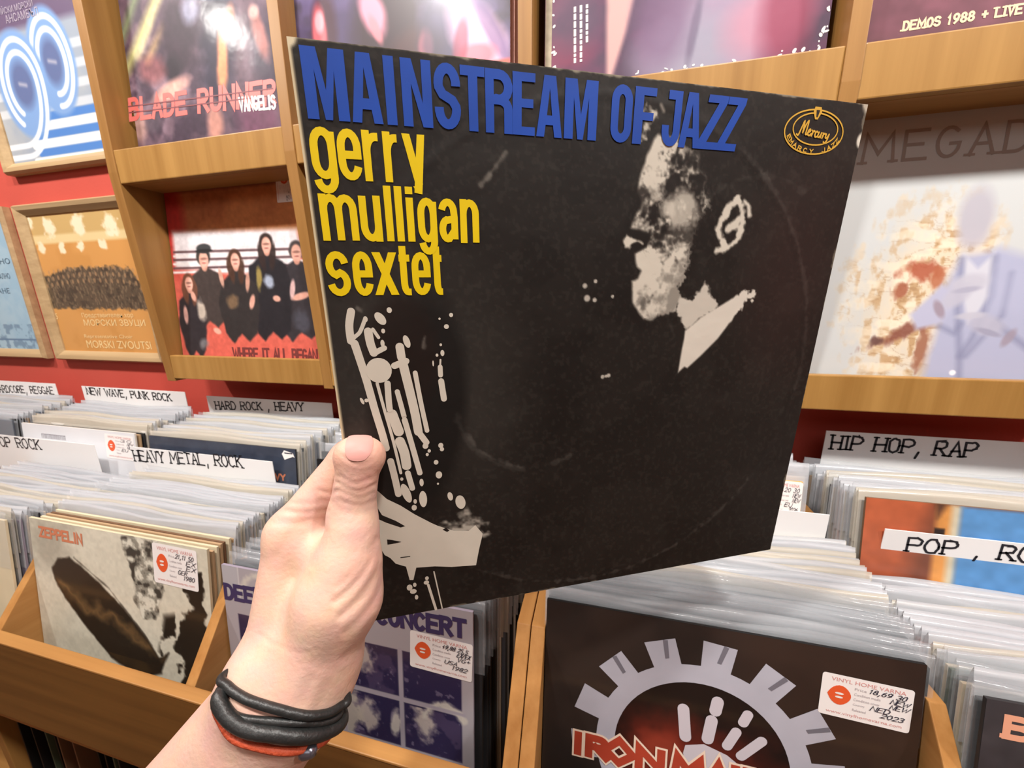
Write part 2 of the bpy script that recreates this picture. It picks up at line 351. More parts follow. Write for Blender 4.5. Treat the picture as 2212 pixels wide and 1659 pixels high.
# ------------------------------------------------------------------ records: shared builders
S0, T0 = .313, .0030
JK = {k: mat('jacket_'+k, c, .5, .3, var=.05, vscale=30) for k, c in dict(white=(226, 222, 214), cream=(212, 200, 170), grey=(168, 168, 166), dark=(44, 44, 46), black=(20, 20, 21),
      brown=(112, 84, 62), tan=(178, 150, 116), blue=(42, 56, 120), red=(150, 52, 44), pink=(208, 160, 150), green=(78, 92, 74), lilac=(150, 142, 158), slate=(92, 100, 112), orange=(232, 158, 42)).items()}
PLASTIC = mat('cloudy_plastic', (204, 208, 214), .2, .6, bump=.5, bscale=24, alpha=.56, stretch=(1, 1, 3))
PLASTIC_WARM = mat('yellowed_plastic', (212, 206, 192), .22, .6, bump=.5, bscale=20, alpha=.55, stretch=(1, 1, 3))
PLASTIC_CLEAR = mat('clear_plastic', (206, 212, 218), .14, .7, bump=.6, bscale=26, alpha=.20, stretch=(1, 1, 3))
PRINT = paint_mat('glossy_print', .42, .35, .4)
PRINT_SHRINK = paint_mat('shrink_wrapped_print', .5, .06, .2, .5, 11)
PRINT_MATT = paint_mat('matt_print', .6, 0, .3)
def Mx(loc, lean=0, yaw=0, roll=0): return Matrix.Translation(Vector(loc)) @ Matrix.Rotation(math.radians(yaw), 4, 'Z') @ Matrix.Rotation(math.radians(roll), 4, 'Y') @ Matrix.Rotation(math.radians(-lean), 4, 'X')
def face_surf(S=S0, t=T0): return lambda u, v, l: ((u-.5)*S, -t/2-.00012-l*.00016, (1-v)*S)
def uvpx(M, S, px, py, t=T0):
    """where the sight line through a photo pixel meets a cover: (u, v)"""
    I = np.array(M.inverted()); o = I[:3, :3] @ EYE+I[:3, 3]; d = I[:3, :3] @ ray(px, py); k = (-t/2-o[1])/d[1]; p = o+k*d
    return p[0]/S+.5, 1-p[2]/S
def record(label, M, jm, S=S0, t=T0, group=None, cat='record'):
    r = tag(empty('vinyl_record', M), label, cat, group)
    MB().box(-S/2, S/2, -t/2, t/2, 0, S).build('jacket', JK[jm], r, .0005); return r
LIPS = mat('lips_print', (226, 92, 48), .5); INK = mat('pen_ink', (40, 42, 60), .5); GREYPRINT = mat('grey_print', (176, 168, 172), .5); PINKPRINT = mat('pink_print', (214, 150, 146), .5)
STICK = mat('sticker_paper', (240, 236, 234), .4, .4); WHITEINK = mat('white_print', (236, 232, 226), .5); BLACKINK = mat('black_marker', (26, 24, 32), .5)
def sticker(root, surf, S, u0, v0, u1, v1, notes=('30', 'NEW', 'NEW', 'NED', '2023'), rot=0, faint=False):
    """white price sticker with an orange lips emblem, printed lines and pen notes"""
    w_, h_ = (u1-u0), (v1-v0); cu, cv = (u0+u1)/2, (v0+v1)/2; cr, sr = math.cos(math.radians(rot)), math.sin(math.radians(rot))
    def sf(u, v, l):
        x, y = (u-.5)*w_, (v-.5)*h_; return surf(cu+x*cr-y*sr, cv+x*sr+y*cr, 3+l)
    r = .05; a = h_/w_; pts = []
    for cx, cy, q in ((1-r*a, r, -90), (1-r*a, 1-r, 0), (r*a, 1-r, 90), (r*a, r, 180)):
        pts += [(cx+r*a*1.2*math.cos(math.radians(q+i*30)), cy+r*1.2*math.sin(math.radians(q+i*30))) for i in range(4)]
    st = Flat().poly(pts).build('price_sticker', root, STICK, sf, 0)
    lip = Flat(); lip.poly([(.07+.0, .47)]+[(.21+.13*math.cos(math.radians(q)), .47-.21*math.sin(math.radians(q))*(1-.12*math.cos(math.radians(2*q)))) for q in range(160, -161, -16)]); lip.build('lips_emblem', st, LIPS, sf, 1)
    Flat().ell(.205, .43, .05, .025).ell(.205, .52, .045, .025).build('emblem_highlight', st, WHITEINK, sf, 2)
    pr = Flat(); pr.font('VINYL HOME VARNA', .1, .06, .92, .15); pr.font('www.vinylhomevarna.com', .08, .86, .92, .95)
    pr.build('printed_lettering', st, PINKPRINT, sf, 1)
    g = Flat()
    for i, (t_, x1) in enumerate((('Price', .5), ('Condition media', .66), ('Condition cover', .66), ('Country', .5), ('Released', .52))): g.font(t_, .37, .22+.125*i, x1, .28+.125*i)
    g.build('printed_form', st, GREYPRINT, sf, 1)
    n = Flat(); pos = [(.52, .17, .92), (.76, .3, .96), (.76, .43, .96), (.56, .56, .76), (.68, .68, .92)]
    for t_, (x0, y0, x1) in zip(notes, pos): n.text(t_, x0, y0, x1, y0+.105, .012, jit=.004, seed=hash(t_) % 97 if False else len(t_)+int(y0*100), slant=.25)
    n.build('handwriting', st, INK, sf, 2); return st

# ------------------------------------------------------------------ records displayed in the rack
def display(label, xc, yb, zb, lean, jm, S=.325, yaw=0): return record(label, Mx((xc, yb, zb), lean, yaw), jm, S), Mx((xc, yb, zb), lean, yaw), S
def box_uv(M, S, p0, p1):
    a = uvpx(M, S, *p0); b = uvpx(M, S, *p1); return a[0], a[1], b[0], b[1]

# cell: smoky film soundtrack sleeve
r, M, S = display('smoky violet sleeve with wide red title and small white lettering in top left rack cell', -.622, .5385, 1.6555, 4.5, 'white', .315)
sf = face_surf(S); U = lambda x, y: uvpx(M, S, x, y)
p = Paint(190, (92, 72, 84)); n1 = p.noise(5, 3); n2 = p.noise(9, 8)
p.mix(np.clip((n1-.45)*3, 0, .7), (150, 128, 142)); p.mix(np.clip((n2-.5)*4, 0, .8), (54, 42, 56))
a, b = U(380, 60), U(330, 40)
for x0, y0, x1, y1, wd, c in ((275, 150, 345, -20, .05, (196, 196, 120)), (300, 120, 352, -30, .03, (232, 228, 170)), (262, 90, 300, -30, .035, (128, 150, 96)), (320, 130, 352, 60, .03, (216, 180, 120))):
    p.line([U(x0, y0), U(x1, y1)], wd, c, .05, .75)
for cx, cy, rx, ry, c, an, a_ in ((385, 75, .11, .17, (50, 36, 48), 0, .9), (372, 150, .06, .06, (34, 26, 36), 0, .9), (330, 150, .09, .07, (150, 84, 84), 20, .6), (470, 90, .1, .3, (38, 34, 52), 8, .9), (575, 110, .09, .2, (56, 46, 64), 0, .7), (560, 70, .035, .11, (182, 120, 112), -14, .8), (548, 25, .03, .03, (220, 190, 180), 0, .7), (480, 130, .032, .15, (232, 150, 104), 8, .95), (495, 40, .03, .06, (216, 140, 100), 15, .7), (370, 195, .12, .04, (232, 176, 156), -15, .8), (465, 265, .05, .09, (214, 150, 128), 0, .7), (300, 270, .06, .09, (196, 156, 140), 0, .6), (410, 20, .06, .06, (176, 186, 214), 0, .6), (560, 250, .13, .1, (104, 60, 84), 0, .8), (330, 265, .05, .05, (84, 74, 84), 0, .7)):
    u, v = U(cx, cy); p.ell(u, v, rx, ry, c, .7, an, a_, (p.noise(12, 5)-.5)*.5)
p.grain(.1, 40); p.build('cover_print', r, PRINT_SHRINK, sf)
f = Flat(); u0, v0 = U(277, 217); u1, v1 = U(592, 207)
f.text('BLADE RUNNER', u0, v0, u1, v0+.092, .022, 'sq', slope=(U(592, 176)[1]-v0)/(u1-u0), slant=.12, gap=.3); f.build('title_lettering', r, mat('red_title', (206, 104, 98), .45), sf, 2)
f = Flat()
for k, dv in enumerate((.030, .06)): f.line([(u0-.005, v0+dv), (u1, v0+dv+(U(592, 176)[1]-v0))], .006)
f.build('title_scanline', r, mat('title_gap', (116, 62, 68), .5), sf, 3)
q = box_uv(M, S, (517, 213), (596, 238)); f = Flat().text('VANGELIS', q[0], q[1], q[2], q[1]+(U(517, 240)[1]-q[1]), .011, 'sq', slope=(U(596, 207)[1]-q[1])/(q[2]-q[0]), gap=.3); f.build('name_lettering', r, WHITEINK, sf, 3)

# cell: violet group portrait, four copies deep
for k in range(5):
    lab = 'violet sleeve with pink blurred faces, front of the pile in second top rack cell' if k == 0 else '%s pink-edged copy behind the violet sleeve with pink faces in second top rack cell' % ('first', 'second', 'third', 'fourth')[k-1]
    rr, M1, S = display(lab, -.2845+.0045*k, .536+.0064*k, 1.6555, 3.5, 'pink', .315)
    if k == 0: r, M = rr, M1
    rr['group'] = 'pile of violet sleeves'
sf = face_surf(S)
p = Paint(170, (70, 58, 92)); n1 = p.noise(4, 11); n2 = p.noise(8, 21)
p.mix(np.clip((n1-.42)*3, 0, .9), (124, 112, 160)); p.mix(np.clip((n2-.52)*4, 0, .8), (50, 40, 54))
for cx, cy, rx, ry, c, an, a_ in ((700, 60, .06, .14, (60, 30, 44), 0, .9), (690, 70, .034, .1, (226, 104, 112), 0, .95), (690, 48, .022, .04, (240, 170, 180), 0, .9), (840, 60, .16, .22, (52, 38, 44), 0, .95), (806, 28, .05, .1, (226, 150, 172), -25, .95), (812, 65, .02, .06, (214, 130, 140), -25, .9), (900, 105, .12, .08, (74, 48, 50), 0, .8), (920, 100, .03, .06, (214, 110, 120), 0, .9), (955, 60, .1, .2, (58, 54, 78), 0, .7), (1035, 80, .09, .16, (236, 190, 216), -38, .97), (1060, 60, .03, .16, (90, 68, 120), -30, .6), (1030, 120, .08, .045, (226, 110, 126), 0, .9), (995, 95, .03, .1, (130, 40, 66), 10, .7)):
    u, v = uvpx(M, S, cx, cy); p.ell(u, v, rx, ry, c, .6, an, a_, (p.noise(9, 15)-.5)*.4)
q = box_uv(M, S, (1058, 132), (1084, 145)); p.rect(q[0], q[1], 1, q[1]+.05, (228, 96, 84))
p.build('cover_print', r, PRINT, sf)

# cell: plum live-album sleeve in shrink wrap
r, M, S = display('plum and grey shrink-wrapped sleeve with small vertical white text in third top rack cell', .070, .537, 1.683, 3, 'cream', .305)
sf = face_surf(S); U = lambda x, y: uvpx(M, S, x, y)
p = Paint(170, (92, 62, 84)); n1 = p.noise(4, 31); n2 = p.noise(7, 5)
p.mix(np.clip((n1-.4)*2.5, 0, .8), (128, 84, 104)); p.mix(np.clip((n2-.55)*5, 0, .6), (70, 62, 78))
p.poly([U(1310, -40), U(1378, -40), U(1352, 70), U(1322, 165), U(1310, 168)], (206, 164, 158), .02, .9)
for cx, cy, rx, ry, c, an, a_ in ((1550, 70, .2, .25, (150, 136, 158), 20, .9), (1480, 120, .16, .12, (142, 142, 158), 0, .8), (1500, 60, .015, .12, (96, 88, 110), 8, .7), (1430, 40, .1, .16, (112, 86, 116), 0, .7), (1660, 40, .14, .1, (178, 128, 146), -20, .8), (1700, 40, .08, .16, (132, 54, 78), 0, .8), (1230, 110, .1, .06, (132, 66, 88), 10, .7), (1240, 50, .1, .1, (94, 78, 96), 0, .7)):
    u, v = U(cx, cy); p.ell(u, v, rx, ry, c, .8, an, a_, (p.noise(6, 9)-.5)*.5)
p.build('cover_print', r, PRINT_SHRINK, sf)
f = Flat(); rn = random.Random(5)
for x, ya, yb in ((1242, 15, 138), (1255, 12, 134), (1268, 10, 92)):
    y = ya
    while y < yb:
        l = rn.uniform(6, 16); a = U(x, y); b = U(x, min(y+l, yb)); f.line([a, b], .009); y += l+3
f.build('side_lettering', r, WHITEINK, sf, 2)
p = None; f = Flat().poly([(.002, 0), (.028, 0), (.028, 1), (.002, 1)]); f.build('spine_strip', r, mat('worn_spine', (164, 152, 130), .6, var=.3, vscale=60), sf, 1.5)
f = Flat(); rn = random.Random(8)
for k in range(110):
    e = rn.choice('LRBB'); t_ = rn.random()
    c = {'L': (rn.uniform(.03, .045), .45+.55*t_), 'R': (rn.uniform(.972, .995), .45+.55*t_), 'B': (.25+.75*t_, rn.uniform(.915, .965))}[e]
    f.ell(c[0], c[1], rn.uniform(.002, .011), rn.uniform(.002, .006), rn.uniform(0, 180), 9)
f.build('edge_wear', r, WHITEINK, sf, 2)

# cell: plum demos sleeve
r, M, S = display('dull plum sleeve reading DEMOS 1988 + LIVE in top right rack cell', .415, .537, 1.677, 3, 'dark', .315)
sf = face_surf(S); U = lambda x, y: uvpx(M, S, x, y)
p = Paint(140, (108, 66, 78)); p.mix(np.clip((p.noise(4, 2)-.4)*2, 0, .6), (146, 94, 106)); p.mix(np.clip((p.V-U(2000, 50)[1])*9, 0, .85), (70, 48, 48)); p.grain(.12, 30)
p.build('cover_print', r, PRINT_SHRINK, sf)
f = Flat(); a = U(1953, 48); b = U(1953, 66); e = U(2200, 50)
f.text('DEMOS 1988 + LIVE', a[0], a[1], e[0], b[1], .0062, 'sq', serif=.006, gap=.3); f.build('title_lettering', r, mat('straw_print', (222, 200, 160), .5), sf, 2)

# lower cell: red sleeve with a band
r, M, S = display('red sleeve with dark-clad band and words WHERE IT ALL BEGAN in lower left rack cell', -.6265, .5475, 1.331, 5.2, 'red', .330)
sf = face_surf(S); U = lambda x, y: uvpx(M, S, x, y)
p = Paint(230, (206, 98, 84)); n1 = p.noise(6, 4); n3 = p.noise(14, 7)
p.poly([U(360, 380), U(720, 380), U(720, 505), U(362, 505)], (198, 130, 82), .06); p.mix(np.clip((n1-.45)*2, 0, .5)*(p.V < .4), (150, 84, 56))  # golden brown upper part includes lamp reflections painted into the print
p.rect(0, 0, 1, U(420, 412)[1], (104, 54, 44), .03); p.ell(.03, .2, .09, .25, (176, 52, 48), .8)  # dark top band is rack shade painted into the print
p.poly([U(372, 500), U(640, 494), U(655, 545), U(620, 600), U(380, 580)], (224, 218, 222), .03)
for y in (545, 562, 580): p.line([U(376, y), U(660, y-8)], .012, (96, 70, 74), .008); p.line([U(376, y+9), U(660, y+1)], .012, (232, 226, 226), .008)
skin = (224, 168, 150)
def figure(hx, hy, hr, top, wd, hair, long_, shirt, flame):
    """one generic standing figure: torso, neck, hair, face"""
    k = 1/330.; u, v = U(hx, hy); n = (n3-.5)*.02
    b0 = U(hx, top); w_ = wd*k; yb = flame
    p.poly([(u-.018, v+.04), (u+.018, v+.04), (u+w_*.45, b0[1]), (u+w_*.55, b0[1]+.12), (u+w_*.42, yb-.03), (u+w_*.2, yb+.02), (u, yb-.02), (u-w_*.22, yb+.03), (u-w_*.42, yb-.03), (u-w_*.55, b0[1]+.12), (u-w_*.45, b0[1])], shirt, .012, 1, n)
    if long_:
        for sx in (-1, 1): p.ell(u+sx*hr*.9, v+hr*1.5, hr*.6, hr*1.8, hair, .4, sx*8, .95, (n3-.5)*.5)
    p.ell(u, v-hr*.35, hr*1.15, hr*1.2, hair, .25, 0, 1, (n3-.5)*.3)
    p.ell(u, v+hr*.95, hr*.5, hr*.6, (200, 146, 128), .4)
    p.ell(u, v+hr*.1, hr*.78, hr*1.08, skin, .25); p.ell(u+hr*.2, v+hr*.1, hr*.5, hr*.8, (236, 186, 170), .7, 0, .7)
    p.ell(u, v-hr*.05, hr*.55, hr*.16, (124, 86, 76), .8, 0, .75); p.ell(u, v+hr*.5, hr*.36, hr*.12, (150, 84, 80), .8, 0, .7)
figure(640, 545, .040, 590, 95, (70, 62, 62), 0, (54, 50, 54), U(640, 725)[1])
figure(575, 528, .038, 575, 88, (52, 40, 38), 1, (40, 38, 42), U(575, 725)[1])
figure(440, 560, .042, 600, 92, (62, 58, 56), 0, (66, 58, 56), U(440, 700)[1])
figure(508, 562, .038, 612, 84, (76, 52, 42), 1, (50, 46, 46), U(508, 730)[1])
figure(408, 612, .036, 650, 60, (106, 70, 56), 1, (48, 44, 48), U(408, 765)[1])
u, v = U(440, 537); p.ell(u, v, .052, .026, (60, 62, 64), .3); p.ell(u, v+.012, .06, .01, (44, 44, 46), .3)
for x, y, rx, ry, an, c in ((650, 640, .06, .018, -12, skin), (632, 625, .016, .05, 10, (214, 178, 176)), (545, 652, .017, .04, 18, skin), (598, 645, .024, .016, 10, skin), (535, 610, .014, .05, 8, (196, 150, 132)), (478, 600, .014, .05, -10, (206, 160, 142)), (470, 715, .028, .016, 20, skin), (402, 680, .016, .05, 0, (206, 160, 150)), (418, 640, .016, .03, -20, skin)):
    a, b_ = U(x, y); p.ell(a, b_, rx, ry, c, .45, an, .95)
for x, y, rx, ry, c in ((437, 672, .026, .055, (212, 198, 182)), (582, 612, .032, .032, (178, 190, 212)), (503, 650, .034, .04, (122, 98, 74)), (560, 600, .016, .05, (168, 148, 82)), (655, 690, .05, .05, (74, 74, 84)), (440, 742, .03, .035, (120, 120, 124))):
    a, b_ = U(x, y); p.ell(a, b_, rx, ry, c, .7, 0, .85, (n3-.5)*1.6)
p.grain(.08, 50); p.build('cover_print', r, PRINT_SHRINK, sf)
f = Flat(); a = U(503, 752); b = U(684, 750); h = U(503, 774)[1]; f.text('WHERE IT ALL BEGAN', a[0], a[1], b[0], h, .012, 'sq', gap=.25); f.build('title_lettering', r, mat('dark_red_title', (112, 54, 52), .5), sf, 2)
q = box_uv(M, S, (590, 388), (640, 432)); sticker(r, sf, S, q[0], q[1], q[0]+.13, q[1]+.095, ('30', 'NEW'), 90)

# lower cell: white sleeve with flames and a grey suit
r, M, S = display('white sleeve with orange flames beside a pale grey suit in lower right rack cell', .415, .5475, 1.337, 4.6, 'white', .322)
sf = face_surf(S); U = lambda x, y: uvpx(M, S, x, y)
p = Paint(300, (194, 198, 199)); n1 = p.noise(12, 3, 4, 1, 2.4); n2 = p.noise(22, 9, 4, 1.8, 1); n3 = p.noise(4, 12)
u, v = U(1985, 620); d = np.hypot((p.U-u)/.26, (p.V-v)/.37)
m = np.clip((1.0-d+(n3-.5)*.9+(n2-.5)*.5)*1.8, 0, 1); p.mix(m*.7, (224, 204, 170)); p.mix(m*np.clip((n2-.5)*8, 0, 1)*.8, (176, 140, 98)); p.mix(m*np.clip((n1-.5)*8, 0, 1)*.9, (228, 218, 196)); p.mix(m*np.clip(1-abs(n1-.47)/.02, 0, 1)*.5, (150, 116, 84))
for x, y, rx, ry, c, an in ((1985, 585, .05, .035, (160, 78, 54), 0), (1945, 630, .02, .03, (150, 84, 60), 0), (1940, 722, .10, .022, (124, 72, 60), -30), (1995, 750, .022, .09, (144, 92, 70), 5), (1893, 738, .03, .018, (96, 66, 62), -20), (2025, 602, .02, .035, (170, 100, 70), 0)):
    a, b = U(x, y); p.ell(a, b, rx, ry, c, .7, an, .85, (n2-.5)*2.0)
a, b = U(2075, 640); p.ell(a, b, .03, .05, (240, 226, 200), .5)
suit = (168, 172, 198); sh = (126, 130, 160)
p.poly([U(2078, 548), U(2160, 535), U(2230, 560), U(2330, 620), U(2330, 830), U(1988, 830), U(2000, 770), U(2025, 700), U(2010, 660), U(2040, 610)], suit, .035, 1, (n3-.5)*.03)
p.poly([U(1965, 680), U(2035, 615), U(2075, 640), U(2030, 700), U(1978, 712)], (176, 178, 202), .02)
a, b_ = U(2108, 470); p.ell(a, b_, .05, .10, (176, 174, 184), .6); p.ell(a, b_+.07, .04, .03, (180, 176, 186), .8, 0, .6)
p.poly([U(2082, 548), U(2112, 580), U(2150, 545), U(2140, 640), U(2090, 700), U(2080, 640)], (198, 200, 212), .015)
for pts, wd in (([(2150, 555), (2140, 640), (2100, 730), (2072, 770)], .010), ([(2078, 560), (2068, 660), (2072, 770), (2070, 830)], .010), ([(2185, 590), (2165, 680), (2085, 770)], .008), ([(2150, 700), (2230, 760), (2330, 770)], .012), ([(2030, 705), (2060, 720), (2075, 700)], .009)): p.line([U(*t) for t in pts], wd*1.6, sh, .022, .75)
for x, y, rx, ry, an, c in ((2092, 612, .055, .032, -12, (184, 184, 198)), (2066, 640, .05, .03, -48, (180, 180, 196)), (2130, 702, .055, .034, 22, (174, 174, 192)), (2096, 682, .045, .012, -6, (184, 184, 198)), (2088, 626, .04, .01, -10, (164, 164, 184)), (2135, 718, .04, .01, 20, (150, 150, 172)), (2028, 668, .014, .034, -25, (150, 136, 150)), (2178, 730, .014, .034, 25, (150, 140, 156))):
    a, b_ = U(x, y); p.ell(a, b_, rx, ry, c, .6, an, .9)
a, b_ = U(2057, 805); p.ell(a, b_, .01, .01, (232, 232, 240), .4)
p.mix(np.clip((p.noise(6, 44)-.5)*2, 0, .35)*(p.V > .5)*(p.U > .55), (176, 180, 206))
p.build('cover_print', r, PRINT_MATT, sf)
f = Flat(); a = U(1862, 345); b = U(2212, 345); h = (U(1900, 352)[1]-U(1900, 292)[1])
v0 = U(1900, 290)[1]; f.text('MEGADETH', a[0], v0, a[0]+(b[0]-a[0])*1.62, v0+h, .011, 'sq', serif=.012, gap=.35); f.build('title_lettering', r, mat('grey_title', (158, 148, 142), .5), sf, 2)

# ------------------------------------------------------------------ framed sleeves on the red wall
FR = wood('pale_frame_wood', (160, 134, 98), (192, 166, 126), 'x', .4); GOLD = mat('frame_gold_inlay', (196, 160, 96), .4)
def framed(label, x0, z0, S, w_=.022):
    r = tag(empty('picture_frame', Matrix.Translation((x0+S/2, WY-.0005, z0))), label, 'picture frame')
    h = S/2
    for k in range(4):
        bm = bmesh.new(); prof = [(0, 0), (0, -.012), (.004, -.018), (.012, -.016), (w_, -.008), (w_, 0)]
        A = []; Bv = []
        for d, y in prof:
            A.append(bm.verts.new((-h+d, y, -h+d))); Bv.append(bm.verts.new((h-d, y, -h+d)))
        for i in range(len(prof)-1): bm.faces.new([A[i], Bv[i], Bv[i+1], A[i+1]])
        bm.faces.new(A); bm.faces.new(Bv[::-1])
        bmesh.ops.recalc_face_normals(bm, faces=bm.faces)
        bmesh.ops.rotate(bm, verts=bm.verts, cent=(0, 0, 0), matrix=Matrix.Rotation(k*math.pi/2, 3, 'Y'))
        me = bpy.data.meshes.new('frame_side'); bm.to_mesh(me); bm.free(); me.materials.append(FR)
        link(bpy.data.objects.new('frame_side', me), r, Matrix.Translation((0, 0, h)))
    q = S-2*w_
    MB().box(-q/2-.001, q/2+.001, -.005, -.001, w_-.001, S-w_+.001).build('backing', JK['cream'], r, 0)
    f = Flat().line([(-.012, -.012), (1.012, -.012), (1.012, 1.012), (-.012, 1.012)], .009, True)
    sf = lambda u, v, l: ((u-.5)*q, -.0052-l*.0003, w_+(1-v)*q)
    f.build('inlay', r, GOLD, lambda u, v, l: ((u-.5)*q, -.0085, w_+(1-v)*q))
    M = Matrix.Translation((x0+S/2, WY-.0057, z0+w_)); return r, sf, M, q
# striped blue one
r, sf, M, q = framed('framed blue and white striped print with two big white numerals on the red wall', -1.276, 1.722, .345)
U = lambda x, y: uvpx(M, q, x, y, 0)
p = Paint(240, (150, 162, 176)); n1 = p.noise(5, 2); p.mix(np.clip((n1-.4)*2, 0, .6), (176, 180, 180))
vt = U(80, 60)[1]; p.rect(0, 0, 1, vt-.02, (98, 84, 112), .05)
for k in range(9):
    v = vt+.12+k*.105; p.line([(.0, v), (1, v)], .05, (222, 228, 232), .012, .55 if k < 4 else .0); p.line([(.36-.02*k, v), (1, v)], .056, (230, 234, 232), .01, 0 if k < 4 else 1); p.line([(.4-.02*k, v+.052), (1, v+.052)], .05, (74, 126, 196), .012, 0 if k < 3 else .95)
c1 = U(50, 184); c2 = U(113, 134)
for (cu_, cv_), rx, ry, left in ((c2, .165, .25, 0), (c1, .19, .26, 1)):
    p.ell(cu_, cv_, rx*1.25, ry*1.22, (120, 156, 204), .12); p.ell(cu_, cv_, rx*.52, ry*.52, (92, 108, 150), .5)
    for s_ in (1.0, .72):
        t0, t1 = (math.radians(120), math.radians(360)) if left else (math.radians(190), math.radians(455))
        lp = [(cu_+rx*s_*math.cos(t), cv_+ry*s_*math.sin(t)) for t in np.linspace(t0, t1, 40)]
        if left: lp += [(cu_-.12+(rx*s_+.12)*math.cos(t), cv_+ry*(1.62 if s_ == 1 else 1.36)*math.sin(t)) for t in np.linspace(.05, math.pi/2, 16)]+[(-.05, cv_+ry*(1.62 if s_ == 1 else 1.36))]
        p.line(lp, .050, (104, 146, 202), .012) if False else p.line(lp, .032, (238, 242, 244), .012)
    p.line([(cu_-.03, cv_-.01), (cu_+.03, cv_+.005)], .02, (176, 176, 190), .02, .8)
p.build('print', r, PRINT, sf)
f = Flat()
for k, (t_, x0, x1, y) in enumerate((('СОФИЙСКИ МОРСКИ', -20, 75, 40), ('АНСАМБЪЛ', 15, 85, 52))):
    a = U(x0, y); b = U(x1, y-18); f.font(t_, a[0], a[1]-.045, b[0], a[1])
f.build('lettering', r, mat('pale_lilac_print', (170, 160, 176), .5), sf, 2)
# choir
r, sf, M, q = framed('framed orange print of a dark standing choir on the red wall below the striped one', -1.287, 1.315, .347)
U = lambda x, y: uvpx(M, q, x, y, 0)
p = Paint(220, (206, 150, 84)); n2 = p.noise(30, 5); n1 = p.noise(6, 1); p.mix(np.clip((n1-.5)*2, 0, .4), (188, 132, 66))
p.rect(0, 0, 1, U(130, 520)[1], (196, 164, 106), .03); p.rect(0, U(130, 512)[1]-.02, 1, U(130, 525)[1], (222, 200, 148), .02)
for x, y, s_ in ((55, 480, .06), (105, 490, .06), (168, 485, .065), (238, 485, .065), (90, 535, .035), (133, 535, .035), (175, 532, .035), (222, 528, .035)):
    u, v = U(x, y); p.ell(u, v, s_, s_*1.1, (238, 226, 196), .5, 0, .95, (n2-.5)*1.2)
a, b, c, d, e, g = U(88, 665), U(98, 600), U(150, 577), U(278, 578), U(300, 610), U(322, 668)
p.poly([a, b, c, d, e, g], (84, 72, 58), .02, 1, (n2-.5)*.05)
ins = p.sdf([a, b, c, d, e, g]) < 0; p.mix(ins*np.clip((p.noise(60, 8, 2, 1.5, .6)-.55)*6, 0, .55), (136, 116, 92)); p.mix(ins*np.clip((p.noise(40, 9, 2)-.6)*8, 0, .6), (52, 46, 40))
for row in range(3):
    for k in range(17):
        u = b[0]+(e[0]-b[0])*(k+.5*(row % 2))/16.5; v = c[1]+.01+row*.045+(abs(k-8)/8)**2*.03; p.ell(u, v, .011, .016, (176, 138, 100), .5, 0, .6)
p.build('print', r, PRINT, sf)
f = Flat()
for t_, x0, y0, x1, y1 in (('Представителен хор', 176, 676, 290, 688), ('МОРСКИ ЗВУЦИ', 180, 690, 316, 706), ('Representative Choir', 182, 722, 288, 732), ('MORSKI ZVOUTSI', 186, 735, 328, 751)):
    a = U(x0, y0); b = U(x1, y1); f.font(t_, a[0], a[1], b[0], a[1]+(U(x0, y1)[1]-a[1]))
a = U(114, 677); f.font('25', a[0], a[1], a[0]+.05, a[1]+.045); f.build('lettering', r, mat('pale_straw_print', (236, 208, 152), .5), sf, 2)
# light blue
r, sf, M, q = framed('framed light blue print with dark lettering at the far left of the red wall', -1.672, 1.316, .347)
U = lambda x, y: uvpx(M, q, x, y, 0)
p = Paint(150, (150, 186, 208)); n1 = p.noise(8, 3); p.mix(np.clip((n1-.5)*3, 0, .5), (172, 200, 214)); v = U(40, 700)[1]
p.mix((p.V > v)*np.clip((p.noise(22, 5)-.48)*6, 0, .7), (96, 128, 156)); p.rect(0, v+.12, 1, v+.135, (90, 124, 156)); p.build('print', r, PRINT, sf)
f = Flat()
for t_, y in (('НАРОДНО', 568), ('ПЯТО НАЦИОНАЛНО', 600), ('НАДПЯВАНЕ', 632)):
    a = U(-60, y-8); b = U(24, y+4); f.font(t_, a[0], b[1]-.05, b[0], b[1])
f.build('lettering', r, mat('slate_blue_print', (84, 108, 128), .5), sf, 2)

# ------------------------------------------------------------------ record bins
WDK = wood('shaded_front_wood', (98, 66, 28), (124, 86, 40), 'x', .5)  # board wood with the shade on the crate fronts put into its colour
prof = [(.262, .85), (.231, .899), (.231, 1.026), (.304, 1.126), (.446, 1.126), (.446, .85)]
def crate(label, panels, x0, x1):
    r = tag(empty('record_crate', Matrix.Translation(((x0+x1)/2, .24, .835))), label, 'crate', None); I = r.matrix_world.inverted()
    for a, b in panels: MB().prism_x(prof, a, b).build('divider', WY_, r, .001, I)
    MB().box(x0, x1, .218, .2305, .895, 1.0305).build('front_board', WDK, r, .001, I); MB().box(x0, x1, .2175, .2306, 1.0307, 1.034).build('lit_top_edge', WX, r, .001, I)  # shaded face and lit top edge done as two wood tones
    MB().box(x0, x1, .2395, .446, .836, .8495).build('crate_floor', WX, r, .0005, I)
    return r
crate('long light wood record crate with dividers below the wrist, front row', [(-1.125, -1.111), (-.7715, -.758), (-.4405, -.427), (-.0715, -.0575)], -1.125, -.0575)
crate('light wood record crate holding the gear-wheel sleeve, front row right', [(-.0565, -.0425), (.270, .282), (.6165, .63)], -.0565, .63)
prof2 = [(.456, .90), (.456, 1.08), (.50, 1.175), (.605, 1.175), (.605, .90)]
r = tag(empty('record_crate', Matrix.Translation((-.45, .53, .885))), 'raised wood crate of the back row, under the wall rack', 'crate'); I = r.matrix_world.inverted()
for a in (-1.535, -1.168, -.806, -.446, -.098, .262, .627): MB().prism_x(prof2, a, a+.013).build('divider', WY_, r, .001, I)
MB().box(-1.535, .64, .448, .605, .886, .8995).build('crate_floor', WX, r, .0005, I)
